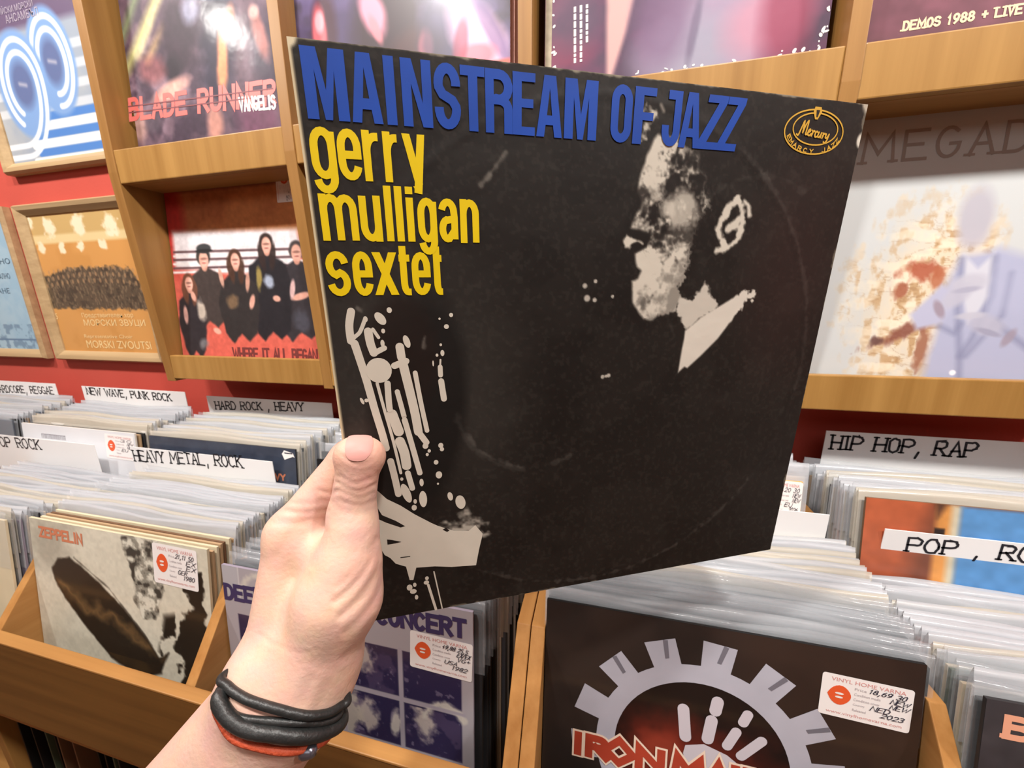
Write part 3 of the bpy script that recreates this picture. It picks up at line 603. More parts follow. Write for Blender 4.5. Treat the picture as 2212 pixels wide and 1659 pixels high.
MB().box(-1.535, .64, .6055, .6165, .886, 1.15).build('back_board', WX, r, .0005, I)
# cabinet that carries both rows
r = tag(empty('record_cabinet', Matrix.Translation((-.3, .42, 0))), 'wooden cabinet under the record crates with dark open storage', 'cabinet'); I = r.matrix_world.inverted()
for a in (-1.535, -.9965, -.4495, .1, .63): MB().box(a, a+.018, .262, .60, 0.0, .815).build('side_panel', WZ, r, .001, I)
MB().box(-1.535, .648, .30, .60, .8155, .8355).build('cabinet_top', WX, r, .001, I)
MB().box(-1.535, .648, .462, .60, .836, .8855).build('riser', WX, r, .001, I)
MB().box(-1.535, .648, .262, .60, .47, .488).build('cabinet_shelf', WX, r, .001, I)
MB().box(-1.535, .648, .6005, .612, .0, .8355).build('cabinet_back', WB, r, 0, I)

# plastic sleeve variants
def sleeve_mesh(seed):
    rn = random.Random(seed); n = 22; V = []; Fc = []; S = S0; hw = S/2+.003
    ph = [rn.uniform(0, 6.28) for _ in range(5)]; hgt = rn.uniform(.010, .017); tilt = rn.uniform(-.003, .003)
    rows = ((-.07, 1, 0), (-.012, 1, .2), (0, .9, .6), (.65, .6, 1), (1, .12, 1.3), (.6, -.7, 1), (0, -1, .5), (-.05, -1, 0))
    for zf, yf, am in rows:
        for i in range(n+1):
            u = i/n; x = -hw+2*hw*u
            z = S+(zf*(hgt+tilt*(2*u-1)+.0022*math.sin(7*u+ph[0])) if zf > 0 else zf)
            y = -yf*(T0/2+.0007)+am*.0011*(math.sin(9*u+ph[1])+.6*math.sin(23*u+ph[2]))
            V.append((x, y, z))
    for r_ in range(len(rows)-1):
        for i in range(n): a = r_*(n+1)+i; Fc.append((a, a+1, a+n+2, a+n+1))
    me = bpy.data.meshes.new('plastic_sleeve'); me.from_pydata(V, [], Fc); me.polygons.foreach_set('use_smooth', [True]*len(Fc)); me.materials.append(PLASTIC_CLEAR if seed in (3, 7, 9, 10, 11) else PLASTIC_WARM if seed in (2, 6) else PLASTIC); return me
SLEEVES = [sleeve_mesh(k) for k in range(12)]
def jacket_mesh(k, S=S0, t=T0):
    o = MB().box(-S/2, S/2, -t/2, t/2, 0, S).build('jacket', JK[k], None, .0005); me = o.data; bpy.data.objects.remove(o); return me
JM = {k: jacket_mesh(k) for k in JK}
ORD = 'first second third fourth fifth sixth seventh eighth ninth tenth eleventh twelfth thirteenth fourteenth fifteenth sixteenth seventeenth eighteenth nineteenth twentieth'.split()
ORD += ['twenty-'+o for o in ORD[:9]]+['thirtieth']
def stack_record(label, M, jm, sleeve, group):
    r = tag(empty('vinyl_record', M), label, 'record', group)
    j = bpy.data.objects.new('jacket', JM[jm]); link(j, r)
    if sleeve is not None: q = bpy.data.objects.new('plastic_sleeve', SLEEVES[sleeve]); link(q, r)
    return r
def stack(x0, yf, yb, zf, zb, n, lean_f, lean_b, pal, where, group, seed, sleeved=1.0, start=1, bare=0, drift=0, clear=0, seq=()):
    """n records behind a front one; x0 left edge, y/z of the top edge at front and back"""
    rn = random.Random(seed)
    zf -= .004; zb -= .005
    for i in range(n):
        t = (i+start)/(n-1+start) if n > 1 else 0
        y = yf+(yb-yf)*t; z = zf+(zb-zf)*t+rn.choice((1, 1, 1, 1.8))*rn.uniform(-.0028, .0024); le = lean_f+(lean_b-lean_f)*t
        le_r = math.radians(le); x = x0+S0/2+rn.uniform(-.002, .002)+drift*t
        sl = (rn.choice((3, 7, 9, 10, 11)) if i < clear else rn.randrange(9)) if (rn.random() < sleeved and i >= bare) else None
        stack_record('%s record behind %s' % (ORD[i+start-1], where), Mx((x, y-S0*math.sin(le_r), z-S0*math.cos(le_r)), le, rn.uniform(-.15, .15)), seq[i] if i < len(seq) else rn.choice(DARKS[:8]) if i < clear else rn.choice(pal), sl, group)
def front_M(x0, y, z, lean, S=S0):
    a = math.radians(lean); return Mx((x0+S/2, y-S*math.sin(a), z-S*math.cos(a)), lean)

LIGHT = ['white']*5+['cream']*3+['grey']*3+['tan', 'lilac', 'dark', 'black', 'slate']
OLD = ['cream']*4+['tan']*3+['white']*2+['brown', 'grey', 'green', 'dark']
MIXD = ['white']*4+['grey']*4+['dark']*3+['black']*2+['cream', 'blue', 'slate', 'lilac', 'brown']
DARKS = ['dark']*4+['black']*4+['grey']*4+['slate']*2+['white']*3+['green']
WARM = ['pink']*4+['tan']*2+['white']*4+['grey']*3+['cream', 'dark', 'brown']

# --- front row
# far left stack
stack(-1.090, .268, .43, 1.166, 1.137, 27, 7, 5, LIGHT, 'the front edge of the POP ROCK stack at the left border', 'records under the POP ROCK card at left', 11, start=1)
# white sleeve with the slanting dark ellipse
F1 = front_M(-.757, .288, 1.163, 7.5); r = record('cream sleeve with a big slanting dark ellipse and black splashes, front of its bin', F1, 'cream')
sf = face_surf(); U = lambda x, y: uvpx(F1, S0, x, y)
p = Paint(300, (214, 210, 192)); n1 = p.noise(5, 3); n2 = p.noise(13, 6); n3 = p.noise(30, 8)
p.mix(np.clip((n1-.5)*2, 0, .3), (190, 186, 166)); u, v = U(90, 1165); p.ell(u, v, .16, .12, (150, 144, 130), 1, 0, .6, (n2-.5)*1.5)
dark = (38, 32, 26)
m = np.clip(.5-(p.sdf([U(445, 1195), U(445, 1500), U(400, 1500), U(398, 1420), U(382, 1385), U(405, 1350), U(420, 1310), U(402, 1270)])+(n2-.5)*.13)/.012, 0, 1); p.mix(m, dark)
m = np.clip(.5-(p.sdf([U(262, 1160), U(340, 1165), U(345, 1215), U(362, 1270), U(340, 1325), U(310, 1330), U(290, 1290), U(280, 1220)])+(n2-.5)*.12)/.02, 0, 1); p.mix(m*.75, (120, 118, 108)); p.mix(m*np.clip((n3-.5)*9, 0, .9), (52, 50, 46)); p.mix(m*np.clip((.44-n3)*9, 0, .9), (226, 224, 208))
m = np.clip(.5-(p.sdf([U(355, 1330), U(440, 1320), U(440, 1480), U(340, 1440)]))/.03, 0, 1); p.mix(m*np.clip((n2-.52)*14, 0, 1), dark)
ctr = [U(112, 1225), U(125, 1205), U(150, 1203), U(190, 1235), U(260, 1305), U(320, 1380), U(345, 1420), U(365, 1410), U(350, 1455), U(300, 1460), U(240, 1420), U(180, 1345), U(140, 1290), U(118, 1250)]
p.poly(ctr, dark, .012, 1, (n3-.5)*.012)
mm = np.clip(-p.sdf(ctr)/.02, 0, 1); p.mix(mm*np.clip(1-abs((p.V-(U(200, 1310)[1]+.35*(p.U-U(200, 1310)[0])))+(n2-.5)*.12)/.05, 0, 1)*.75, (128, 98, 62)); p.mix(mm*np.clip((n1-.5)*3, 0, .5)*(p.V > .55), (78, 58, 34))
p.line([U(160, 1205), U(235, 1270), U(330, 1395)], .006, (70, 64, 56), .01, .8, (n3-.5)*.01)
p.grain(.05, 60); p.build('cover_print', r, PRINT, sf)
a = U(102, 1141); b = U(177, 1165); h = U(102, 1160)[1]-a[1]; Flat().text('ZEPPELIN', a[0]-.05, a[1], b[0], a[1]+h, .011, 'sq', slope=.0, gap=.25).build('title_lettering', r, mat('orange_title', (200, 124, 92), .5), sf, 2)
q = box_uv(F1, S0, (329, 1172), (430, 1242)); sticker(r, sf, S0, q[0], q[1], q[2]-.005, q[1]+.165, ('21,11 50', 'EX', 'EX', 'GER', '1980'), 1)
stack(-.757, .288, .43, 1.163, 1.163, 28, 7.5, 5, ['cream']*3+OLD+LIGHT, 'the cream sleeve with the slanting dark ellipse', 'records under the HEAVY METAL, ROCK card', 12, bare=5, seq=('tan', 'cream', 'tan', 'brown', 'cream'))
# lilac grid sleeve
F2 = front_M(-.425, .287, 1.147, 5.5); r = record('lilac-grey sleeve with a grid of dark photographs, behind the wrist', F2, 'lilac')
U = lambda x, y: uvpx(F2, S0, x, y)
p = Paint(320, (170, 164, 170)); n2 = p.noise(16, 3); n3 = p.noise(40, 5); rn = random.Random(4)
p.rect(0, 0, .07, .12, (178, 176, 182), .004); p.line([(.075, 0), (.075, .13)], .006, (200, 198, 200))
ys = [.185, .385, .585, .785, .955]; xs = [.045, .275, .505, .735, .965]
for j in range(4):
    for i in range(4):
        u0, u1, v0, v1 = xs[i]+.012, xs[i+1]-.006, ys[j]+.008, ys[j+1]-.012
        p.rect(u0, v0, u1, v1, (46, 40, 74), .005); bx = (p.U > u0+.004)*(p.U < u1-.004)*(p.V > v0+.004)*(p.V < v1-.004)
        p.mix(bx*np.clip((n2-.6)*5, 0, .4), (110, 92, 120)); p.mix(bx*np.clip((n3-.68)*8, 0, .5), (150, 140, 160))
        if (i+2*j) % 3 != 0:
            cu, cv = rn.uniform(u0+.06, u1-.06), rn.uniform(v0+.05, v1-.07)
            old = p.C.copy(); p.ell(cu, cv, .045, .065, (196, 184, 176), .6, rn.uniform(-30, 30), .9, (n3-.5)*1.3+.15); p.C = np.where(bx[..., None] > 0, p.C, old)
        p.rect(u0, v0, u1, v0+.001, (46, 40, 74), .004)
for x0, y0, c in ((960, 1570, 1), (560, 1290, 1)):
    u, v = U(x0, y0); t_ = np.linspace(-2.9, -.4, 12); p.line([(u+.075*math.cos(a), v+.085*math.sin(a)) for a in t_], .022, (206, 200, 190), .015, .95, (n3-.5)*.03)
u, v = U(752, 1545); p.ell(u, v, .05, .1, (190, 180, 168), .5, 15, .9, (n3-.5)*1.2)
u, v = U(855, 1560); p.ell(u, v, .02, .05, (214, 206, 196), .5, 0, .9, (n3-.5)*.8)
for v in ys[1:4]: p.line([(.045, v-.002), (.968, v-.002)], .012, (166, 158, 170), .005)
for u in xs[1:4]: p.line([(u+.003, .19), (u+.003, .96)], .012, (166, 158, 170), .005)
p.build('cover_print', r, PRINT, sf)
f = Flat(); a = U(486, 1262); h = U(486, 1290)[1]-a[1]; e = U(1003, 1340); f.text('DEEP PURPLE IN CONCERT', a[0], a[1], e[0], a[1]+h, .016, 'sq', slope=(e[1]-a[1])/(e[0]-a[0]), gap=.3); f.build('title_lettering', r, mat('indigo_title', (62, 52, 92), .5), sf, 2)
q = box_uv(F2, S0, (886, 1362), (1020, 1440)); sticker(r, sf, S0, q[0], q[1], q[2], q[1]+.135, ('49,88 25,5', 'EX/EX', 'VG+', 'USA', '1982'), 2)
stack(-.421, .287, .40, 1.147, 1.168, 20, 5.5, 5, ['lilac']+DARKS, 'the lilac-grey sleeve with the photo grid', 'records behind the photo grid sleeve', 13, drift=.034, clear=6)
# gear sleeve
F3 = front_M(-.0415, .309, 1.157, 9.5, .307); S3 = .307; r = record('black sleeve with a pale steel gear wheel and red lettering, front of its bin', F3, 'black', S3)
sf3 = face_surf(S3); U = lambda x, y: uvpx(F3, S3, x, y)
p = Paint(260, (40, 34, 32)); n1 = p.noise(5, 7); n2 = p.noise(20, 9); p.mix(np.clip((n1-.45)*2, 0, .4), (62, 50, 44)); p.mix(np.clip((p.U-.45)*2, 0, .35), (66, 44, 34))
p.ell(.472, .423, .25, .25, (26, 20, 19), .05); p.ell(.40, .46, .15, .15, (126, 44, 30), 1.0, 0, .9, (n2-.5)*.6); p.ell(.52, .50, .2, .17, (92, 34, 26), 1.0, 0, .8, (n2-.5)*.6); p.ell(.37, .42, .06, .05, (150, 62, 44), 1.0, 20, .7, (n2-.5)*.8)
p.build('cover_print', r, PRINT, sf3)
c0 = np.array((.472, .423)); Ri, Ro, Rt = .244, .300, .380; nt_ = 14; st_ = 2*math.pi/nt_
gpt = lambda rr, a: (c0[0]+rr*math.cos(a), c0[1]-rr*math.sin(a))
clipv = lambda P_: [(min(max(x, 0), 1), min(max(y, 0), 1)) for x, y in P_]
pts = []
for k in range(nt_):
    a0 = math.radians(84)+k*st_
    for fr, rr in ((-.5, Ro), (-.30, Ro), (-.27, Rt), (.27, Rt), (.30, Ro)): pts.append(gpt(rr, a0+fr*st_))
hole = [gpt(Ri, t) for t in np.linspace(0, 2*math.pi, 60, endpoint=False)]
Flat().poly(clipv(pts), [hole]).build('gear_print', r, mat('steel_grey_print', (176, 176, 188), .4, var=.22, vscale=9), sf3, 2)
for k in (0, 1, -1, -2, 2):
    a0 = math.radians(84)+k*st_
    Flat().poly(clipv([gpt(Ro+.02, a0-.08*st_), gpt(Rt-.004, a0-.14*st_), gpt(Rt-.002, a0-.06*st_), gpt(Ro+.02, a0+.0*st_)])).build('gear_tooth_groove', r, mat('dark_steel_print', (112, 110, 120), .4), sf3, 3)
f = Flat()
for x0, y0, x1, y1, wd in ((1476, 1530, 1480, 1590, 26), (1550, 1515, 1545, 1535, 26), (1537, 1555, 1528, 1595, 26), (1615, 1543, 1605, 1560, 24), (1590, 1580, 1570, 1610, 24), (1645, 1600, 1600, 1632, 22)):
    a, b = U(x0, y0), U(x1, y1); f.line([a, b], .033 if wd > 24 else .028, cap='round')
f.poly([U(1475, 1625), U(1480, 1608), U(1520, 1606), U(1570, 1630), U(1600, 1655), U(1590, 1700), U(1490, 1690)]); f.build('hand_print', r, mat('bone_print', (196, 190, 198), .45), sf3, 3)
def iron(f, sw):
    k = .00128; pos = [('I', 0, 18), ('R', 36, 78), ('O', 76, 142), ('N', 156, 206), ('M', 238, 296), ('A', 312, 350), ('I', 360, 372), ('D', 390, 430), ('E', 446, 480), ('N', 496, 540)]
    for ch, x0, x1 in pos:
        v0 = .437-.00005*x0; v1 = v0+.058; x0, x1 = .104+x0*k, .104+x1*k
        if ch == 'O':
            cx, cy = (x0+x1)/2, (v0+v1)/2; f.line([(cx, v0-.012), (x1, cy), (cx, v1+.006), (x0, cy)], sw, True)
        else: f.glyph(ch, x0, v0, x1, v1, sw, 'sq')
    return f
iron(Flat(), .036).build('title_outline', r, mat('cream_outline_print', (232, 210, 190), .45), sf3, 5); iron(Flat(), .024).build('title_lettering', r, mat('brick_red_print', (172, 66, 46), .45, var=.2, vscale=20), sf3, 6)
q = box_uv(F3, S3, (1776, 1452), (1967, 1545)); sticker(r, sf3, S3, q[0], q[1], q[2], q[1]+.12, ('18,69 30', 'NEW', 'NEW', 'NED', '2023'), 2)
stack(-.042, .309, .435, 1.153, 1.170, 27, 9.5, 6, DARKS[:8]+MIXD+['white']*4, 'the black gear-wheel sleeve', 'records behind the gear sleeve', 14, clear=11)
# initials sleeve
F4 = front_M(.286, .287, 1.158, 9); r = record('charcoal sleeve with large salmon initials, lower right corner, front of its bin', F4, 'dark')
U = lambda x, y: uvpx(F4, S0, x, y); p = Paint(120, (58, 56, 60)); p.mix(np.clip((p.noise(5, 3)-.4)*2, 0, .5), (78, 74, 76)); p.grain(.1, 40); p.build('cover_print', r, PRINT, sf)
f = Flat(); x = .034
for ch in 'B.B.':
    if ch == 'B': f.glyph('B', x+.008, .036, x+.050, .083, .015, 'sq', serif=.006); x += .064
    else: f.ell(x+.006, .084, .0065); x += .022
f.build('title_lettering', r, mat('salmon_print', (230, 166, 136), .5), sf, 2)
stack(.286, .287, .43, 1.158, 1.139, 24, 9, 5, WARM, 'the charcoal sleeve with salmon initials', 'records behind the initials sleeve', 15, drift=.012, seq=('dark', 'white', 'cream', 'black', 'green', 'cream', 'grey', 'white', 'pink', 'pink', 'pink', 'white', 'pink'))

# --- back row
stack(-1.515, .47, .572, 1.213, 1.226, 14, 6, 4, LIGHT, 'the left end of the back row under the HARDCORE, REGGAE card', 'records under the HARDCORE, REGGAE card', 21, drift=.005)
B2 = front_M(-1.148, .468, 1.212, 6); r = record('white sleeve with tiny grey lettering and a price sticker, back row', B2, 'white')
U = lambda x, y: uvpx(B2, S0, x, y); p = Paint(60, (226, 228, 232)); p.mix(np.clip((p.noise(4, 3)-.4), 0, .2), (206, 210, 216)); p.build('cover_print', r, PRINT, sf)
a = U(90, 936); b = U(143, 952); f = Flat(); rn = random.Random(2); x = a[0]
while x < b[0]: f.line([(x, a[1]), (x+.002, a[1]+.030)], .0045); x += rn.uniform(.009, .014)
f.line([(a[0], a[1]+.002), (b[0], a[1]+.002)], .004); f.build('title_lettering', r, mat('grey_title_print', (150, 146, 154), .5), sf, 2)
q = box_uv(B2, S0, (226, 937), (294, 972)); sticker(r, sf, S0, q[0], q[1], q[2]-.01, q[1]+.15, ('30', 'NEW', 'NEW', 'EU'), 1)
stack(-1.148, .468, .562, 1.212, 1.222, 16, 6, 4, LIGHT, 'the white sleeve with tiny grey lettering', 'records under the NEW WAVE, PUNK ROCK card', 22, bare=2, drift=.008)
B3 = front_M(-.782, .458, 1.216, 7); r = record('navy sleeve with a small white price tag, under the HARD ROCK, HEAVY card', B3, 'dark')
U = lambda x, y: uvpx(B3, S0, x, y); p = Paint(110, (52, 60, 76)); p.mix(np.clip((p.noise(9, 3)-.45)*2, 0, .4), (74, 82, 96)); p.grain(.1, 40); p.build('cover_print', r, PRINT, sf)
a = U(609, 972); b = U(637, 987); Flat().poly([(a[0], a[1]+.02), (a[0]+.015, a[1]), (b[0]-.01, a[1]+.012), (b[0], a[1]+.035), (b[0]-.01, b[1]-.0), (a[0]+.015, a[1]+.05)]).build('price_tag', r, STICK, sf, 3)
Flat().text('55,2', a[0]+.018, a[1]+.014, b[0]-.015, b[1]-.016, .006).build('price_writing', r, INK, sf, 4)
a = U(560, 1019); b = U(616, 1027); Flat().text('HEAVY', a[0], a[1], b[0], a[1]+.03, .009).build('title_lettering', r, mat('orange_title', (200, 124, 92), .5), sf, 2)
stack(-.782, .458, .560, 1.212, 1.222, 19, 7, 4, ['dark', 'grey', 'white', 'white', 'slate', 'grey', 'cream', 'white'], 'the navy sleeve with the white price tag', 'records under the HARD ROCK, HEAVY card', 23, drift=.004)
B4 = front_M(-.428, .455, 1.205, 5); r = record('plain black sleeve half hidden behind the index finger', B4, 'black')
stack(-.428, .455, .56, 1.212, 1.222, 8, 5, 4, DARKS, 'the plain black sleeve by the index finger', 'records behind the plain black sleeve', 24)
B5 = front_M(-.072, .472, 1.230, 8); r = record('yellow-orange sleeve with a price sticker peeking right of the held sleeve', B5, 'orange')
U = lambda x, y: uvpx(B5, S0, x, y); q = box_uv(B5, S0, (1655, 1035), (1728, 1098)); sticker(r, sf, S0, q[0], q[1], q[2], q[1]+.15, ('20 30', 'NEW', 'NEW', 'EU', '2026'), 1)
stack(-.068, .472, .56, 1.234, 1.243, 11, 8, 5, ['white', 'grey', 'white', 'lilac'], 'the yellow-orange sleeve with a sticker', 'records behind the yellow-orange sleeve', 25)
B6 = front_M(.293, .452, 1.228, 9); r = record('sleeve with an orange-brown wall and blue sky, back row right', B6, 'brown')
U = lambda x, y: uvpx(B6, S0, x, y); p = Paint(200, (176, 92, 60)); n1 = p.noise(5, 3); x0 = U(1950, 1100)[0]; p.mix(np.clip((p.U-U(1940, 1100)[0]-.25*(.25-p.V))*12, 0, .9), (110, 66, 50)); p.mix(np.clip((p.V-.22)*4, 0, .5)*(p.U < .3), (128, 58, 40))
for a, b, c in ((2022, 2066, (212, 146, 78)), (2054, 2080, (206, 196, 170)), (2074, 2400, (88, 142, 196))): p.rect(U(a, 1120)[0], 0, U(b, 1120)[0], .9, c, .02)
p.poly([U(2020, 1082), U(2050, 1084), U(2030, 1115), U(2024, 1120)], (92, 62, 48), .02); p.rect(U(2018, 1140)[0], U(2018, 1140)[1], U(2040, 1155)[0], U(2018, 1156)[1], (40, 30, 28)); p.grain(.08, 30); p.build('cover_print', r, PRINT, sf)
stack(.293, .452, .562, 1.225, 1.213, 18, 9, 4, ['black', 'dark', 'tan', 'grey', 'grey', 'cream', 'white', 'slate', 'tan', 'pink'], 'the sleeve with the orange wall and blue sky', 'records under the HIP HOP, RAP card', 26, drift=-.004)

# --- divider cards
CARD = mat('white_card', (236, 236, 236), .55, .3)
def card(label, text, xl, xr, Y, top, px=None, depth=.28, sw=.0016, seed=1):
    zt = onY(*top, Y)[2]
    r = tag(empty('divider_card', Matrix.Translation(((xl+xr)/2, Y, zt-depth))), label, 'divider card')
    MB().box(xl, xr, Y-.0005, Y+.0005, zt-depth, zt).build('card', CARD, r, .0002, r.matrix_world.inverted())
    if text:
        (x0, y0), (x1, y1), hpx = px; a = onY(x0, y0, Y); b = onY(x1, y1, Y); h = a[2]-onY(x0, y0+hpx, Y)[2]
        cx = r.matrix_world.translation
        sfc = lambda u, v, l: (u-cx.x, -.0008, -v-cx.z)
        Flat().text(text, a[0], -a[2], b[0], -a[2]+h, sw, serif=h*.14, jit=h*.035, seed=seed, gap=.2, slope=-(b[2]-a[2])/(b[0]-a[0])).build('handwriting', r, BLACKINK, sfc, 0)
    return r
X_ = lambda px, py, Y: onY(px, py, Y)[0]
card('white divider card handwritten HARDCORE, REGGAE', 'HARDCORE, REGGAE', -1.52, X_(119, 829, .578), .578, (119, 829), ((-12, 832), (113, 836), 14), .25, seed=3, sw=0.00243)
card('white divider card handwritten NEW WAVE, PUNK ROCK', 'NEW WAVE, PUNK ROCK', X_(175, 830, .572), X_(400, 850, .572), .572, (300, 841), ((186, 837), (368, 851), 14), .25, seed=4, sw=0.00257)
card('white divider card handwritten HARD ROCK, HEAVY', 'HARD ROCK , HEAVY', X_(447, 860, .572), X_(716, 868, .572), .572, (600, 864), ((464, 867), (654, 870), 16), .25, seed=5, sw=0.00257)
card('white divider card handwritten HIP HOP, RAP', 'HIP HOP, RAP', X_(1785, 930, .574), X_(1785, 930, .574)+.31, .574, (1785, 930), ((1799, 940), (2113, 957), 29), .25, seed=6, sw=0.00283)
card('white divider card handwritten POP ROCK at the left border', 'POP ROCK', X_(203, 961, .442)-.30, X_(203, 961, .442), .442, (203, 961), ((-16, 942), (84, 950), 19), .25, seed=7, sw=0.00257)
card('white divider card handwritten HEAVY METAL, ROCK', 'HEAVY METAL, ROCK', X_(281, 966, .442), X_(588, 996, .442), .442, (400, 977), ((287, 972), (520, 984), 22), .25, seed=8, sw=0.00257)
card('blank white divider card between the held sleeve and the sky sleeve', None, -.04, X_(1792, 1112, .444), .444, (1792, 1112), depth=.25)
card('white divider card handwritten POP, ROCK at the right border', 'POP , ROCK', X_(1912, 1142, .442), X_(1912, 1142, .442)+.30, .442, (1912, 1142), ((1964, 1160), (2325, 1190), 30), .25, seed=9, sw=0.00230)

# --- records in the dark storage below
rn = random.Random(77)
x = -.975; i = 0
while x < -.49:
    t = rn.choice((0, 0, 1)); 
    M = Matrix.Translation((x, .266+rn.uniform(0, .02), .4885)) @ Matrix.Rotation(math.radians(6+rn.uniform(-.6, .6)), 4, 'Y') @ Matrix.Rotation(math.radians(90), 4, 'Z') @ Matrix.Translation((S0/2, 0, 0))
    stack_record('%s record from the left in the dark storage under the front board' % ORD[i] if i < 30 else 'record at the right end of the dark storage', M, rn.choice(['dark', 'black', 'brown', 'green', 'tan', 'grey', 'brown', 'dark']), None, 'records in the dark storage')
    x += rn.uniform(.009, .019); i += 1
    if i >= 30: break

# ------------------------------------------------------------------ the held record
TL, TR, BR, BL = [np.array(q) for q in ((-.1371, .1593, 1.5584), (.1492, .2964, 1.5559), (.1453, .3093, 1.2461), (-.1415, .1722, 1.2442))]
ux = (TR-TL+BR-BL)/2; ux /= np.linalg.norm(ux); vz = (TL-BL+TR-BR)/2; vz -= ux*(vz@ux); vz /= np.linalg.norm(vz); ny = np.cross(vz, ux)
SH, TH = .3155, .0026
cen = (TL+TR+BR+BL)/4; org = cen-vz*SH/2+ny*TH/2
MH = Matrix(((ux[0], ny[0], vz[0], org[0]), (ux[1], ny[1], vz[1], org[1]), (ux[2], ny[2], vz[2], org[2]), (0, 0, 0, 1)))
held = tag(empty('vinyl_record', MH), 'worn black record sleeve with blue title and yellow lettering, held up in the hand', 'record')
HB = mat('worn_card_edge', (206, 196, 170), .7, .2, bump=.3, bscale=300, var=.3, vscale=120)
MB().box(-SH/2, SH/2, -TH/2, TH/2, 0, SH).build('jacket', mat('black_card', (40, 36, 33), .6, .3), held, .0006)
sf = lambda u, v, l: ((u-.5)*SH, -TH/2-.00008-l*.00009, (1-v)*SH)
p = Paint(500, (25, 22, 20)); n1 = p.noise(4, 3); n2 = p.noise(14, 5); n3 = p.noise(70, 8, 3); n4 = p.noise(150, 4, 2)
p.mix(np.clip((n1-.4)*1.2, 0, .35), (38, 34, 31)); p.mix(np.clip((n2-.5)*2, 0, .2), (50, 46, 42)); p.mix(np.clip((n4-.62)*4, 0, .25), (62, 58, 52))
p.ell(.08, .45, .16, .22, (66, 64, 60), 1.2, 0, .5, (n2-.5)*.8); p.ell(.26, .55, .08, .2, (62, 60, 56), 1.2, 0, .35, (n2-.5)*.8); p.ell(.9, .3, .1, .18, (62, 38, 36), 1.2, 0, .4)
p.ell(.135, .55, .085, .21, (20, 19, 18), .25, 8, .85); p.ell(.115, .44, .06, .1, (30, 22, 19), .3, 0, .8)
# scuffs left by the disc inside
for cx, cy, rr, a0, a1, wd, al in ((.49, .505, .482, 35, 150, .004, .2), (.49, .505, .482, -60, 10, .004, .12), (.36, .53, .155, 60, 150, .003, .16), (.8, .32, .19, 150, 300, .008, .12), (.36, .53, .16, 100, 170, .012, .12)):
    t = np.radians(np.linspace(a0, a1, 40)); p.line([(cx+rr*math.cos(a), cy+rr*math.sin(a)) for a in t], wd, (150, 146, 138), .006, al, (.5-n3)*.02)
for a, b in (((.30, .12), (.26, .17)), ((.275, .155), (.27, .163)), ((.155, .41), (.15, .43)), ((.05, .36), (.055, .365))): p.line([a, b], .004, (120, 116, 108), .004, .6, (.5-n3)*.01)
# high-contrast profile of a man facing left, coarse grain
cream = (208, 202, 188); blk = (26, 22, 20)
face = [(.5662, .0786), (.5593, .0852), (.5547, .0963), (.5486, .1122), (.546, .125), (.5406, .1395), (.5371, .1541), (.5374, .1687), (.5441, .1782), (.5467, .1847), (.5437, .1948), (.5367, .2051), (.5311, .2205), (.5288, .2282), (.5459, .2303), (.5626, .2368), (.5676, .2455), (.5628, .2596), (.5414, .2706), (.5425, .2792), (.5472, .2941), (.5565, .3016), (.5508, .3154), (.5392, .32), (.5411, .3323), (.5442, .3589), (.5562, .3751), (.5701, .3907), (.5864, .3919), (.6074, .3842), (.6378, .3766), (.6475, .3506), (.6416, .3329), (.6514, .3091), (.6527, .278), (.6566, .2526), (.66, .231), (.6645, .2167), (.6712, .2041), (.6871, .1949), (.6881, .174), (.6742, .1524), (.6738, .1357), (.6592, .1217), (.6607, .1037), (.6474, .0965), (.6186, .0921), (.6131, .0799), (.5896, .08)]
gr = (n3-.5)*.022+(n4-.5)*.012
p.poly(face, cream, .006, 1, gr*np.clip((p.U-.555)*14, .12, 1.4))
for cx, cy, rx, ry, an, a_ in ((.6025, .1559, .012, .03, 5, .95), (.6516, .1552, .026, .034, 0, .9), (.6565, .1753, .022, .024, 0, .8), (.5797, .2054, .018, .013, 15, .85), (.6292, .1266, .03, .012, -10, .5), (.5547, .1961, .012, .022, -25, .7), (.5821, .2277, .014, .022, 30, .7), (.6324, .2317, .045, .022, 0, .75), (.654, .112, .03, .02, 0, .75), (.56, .222, .018, .018, 0, .55), (.575, .172, .025, .01, 0, .4), (.565, .355, .008, .012, 0, .35), (.572, .365, .006, .012, 0, .35), (.63, .34, .02, .05, 20, .35), (.62, .195, .012, .02, 0, .3)):
    p.ell(cx, cy, rx*1.35, ry*1.35, blk, 1.0, an, a_, (n3-.5)*2.2+(n4-.5)*1.2)
p.ell(.598, .195, .013, .016, cream, .8, 0, .7, (n3-.5)*1.5); p.ell(.628, .195, .03, .028, cream, .8, 15, .8, (n3-.5)*1.2)
p.poly([(.528, .236), (.545, .232), (.566, .238), (.5676, .2455), (.563, .2596), (.541, .2706), (.532, .265), (.53, .25)], blk, .006)
p.poly([(.5218, .2395), (.5181, .2499), (.5205, .2603), (.5297, .2628), (.5322, .2566), (.5398, .2512), (.5552, .2545), (.5496, .2484), (.5333, .2462), (.5259, .2411)], cream, .004, 1, gr*.3)
p.poly([(.6377, .3758), (.6459, .3817), (.6553, .3969), (.6654, .4158), (.6707, .4126), (.7363, .3717), (.7173, .3497), (.6959, .3219), (.6893, .3413), (.6741, .3542), (.6475, .3506)], (200, 194, 182), .005, 1, gr*.6)
p.poly([(.6656, .4175), (.6657, .433), (.6633, .4591), (.6612, .5036), (.6743, .4917), (.6816, .4948), (.7099, .47), (.7447, .4358), (.7708, .3998), (.7939, .3709), (.8148, .3423), (.7886, .3421), (.7343, .3717), (.6984, .3912)], (214, 208, 196), .004, 1, gr*np.clip((p.U-.76)*24, 0, 1.6))
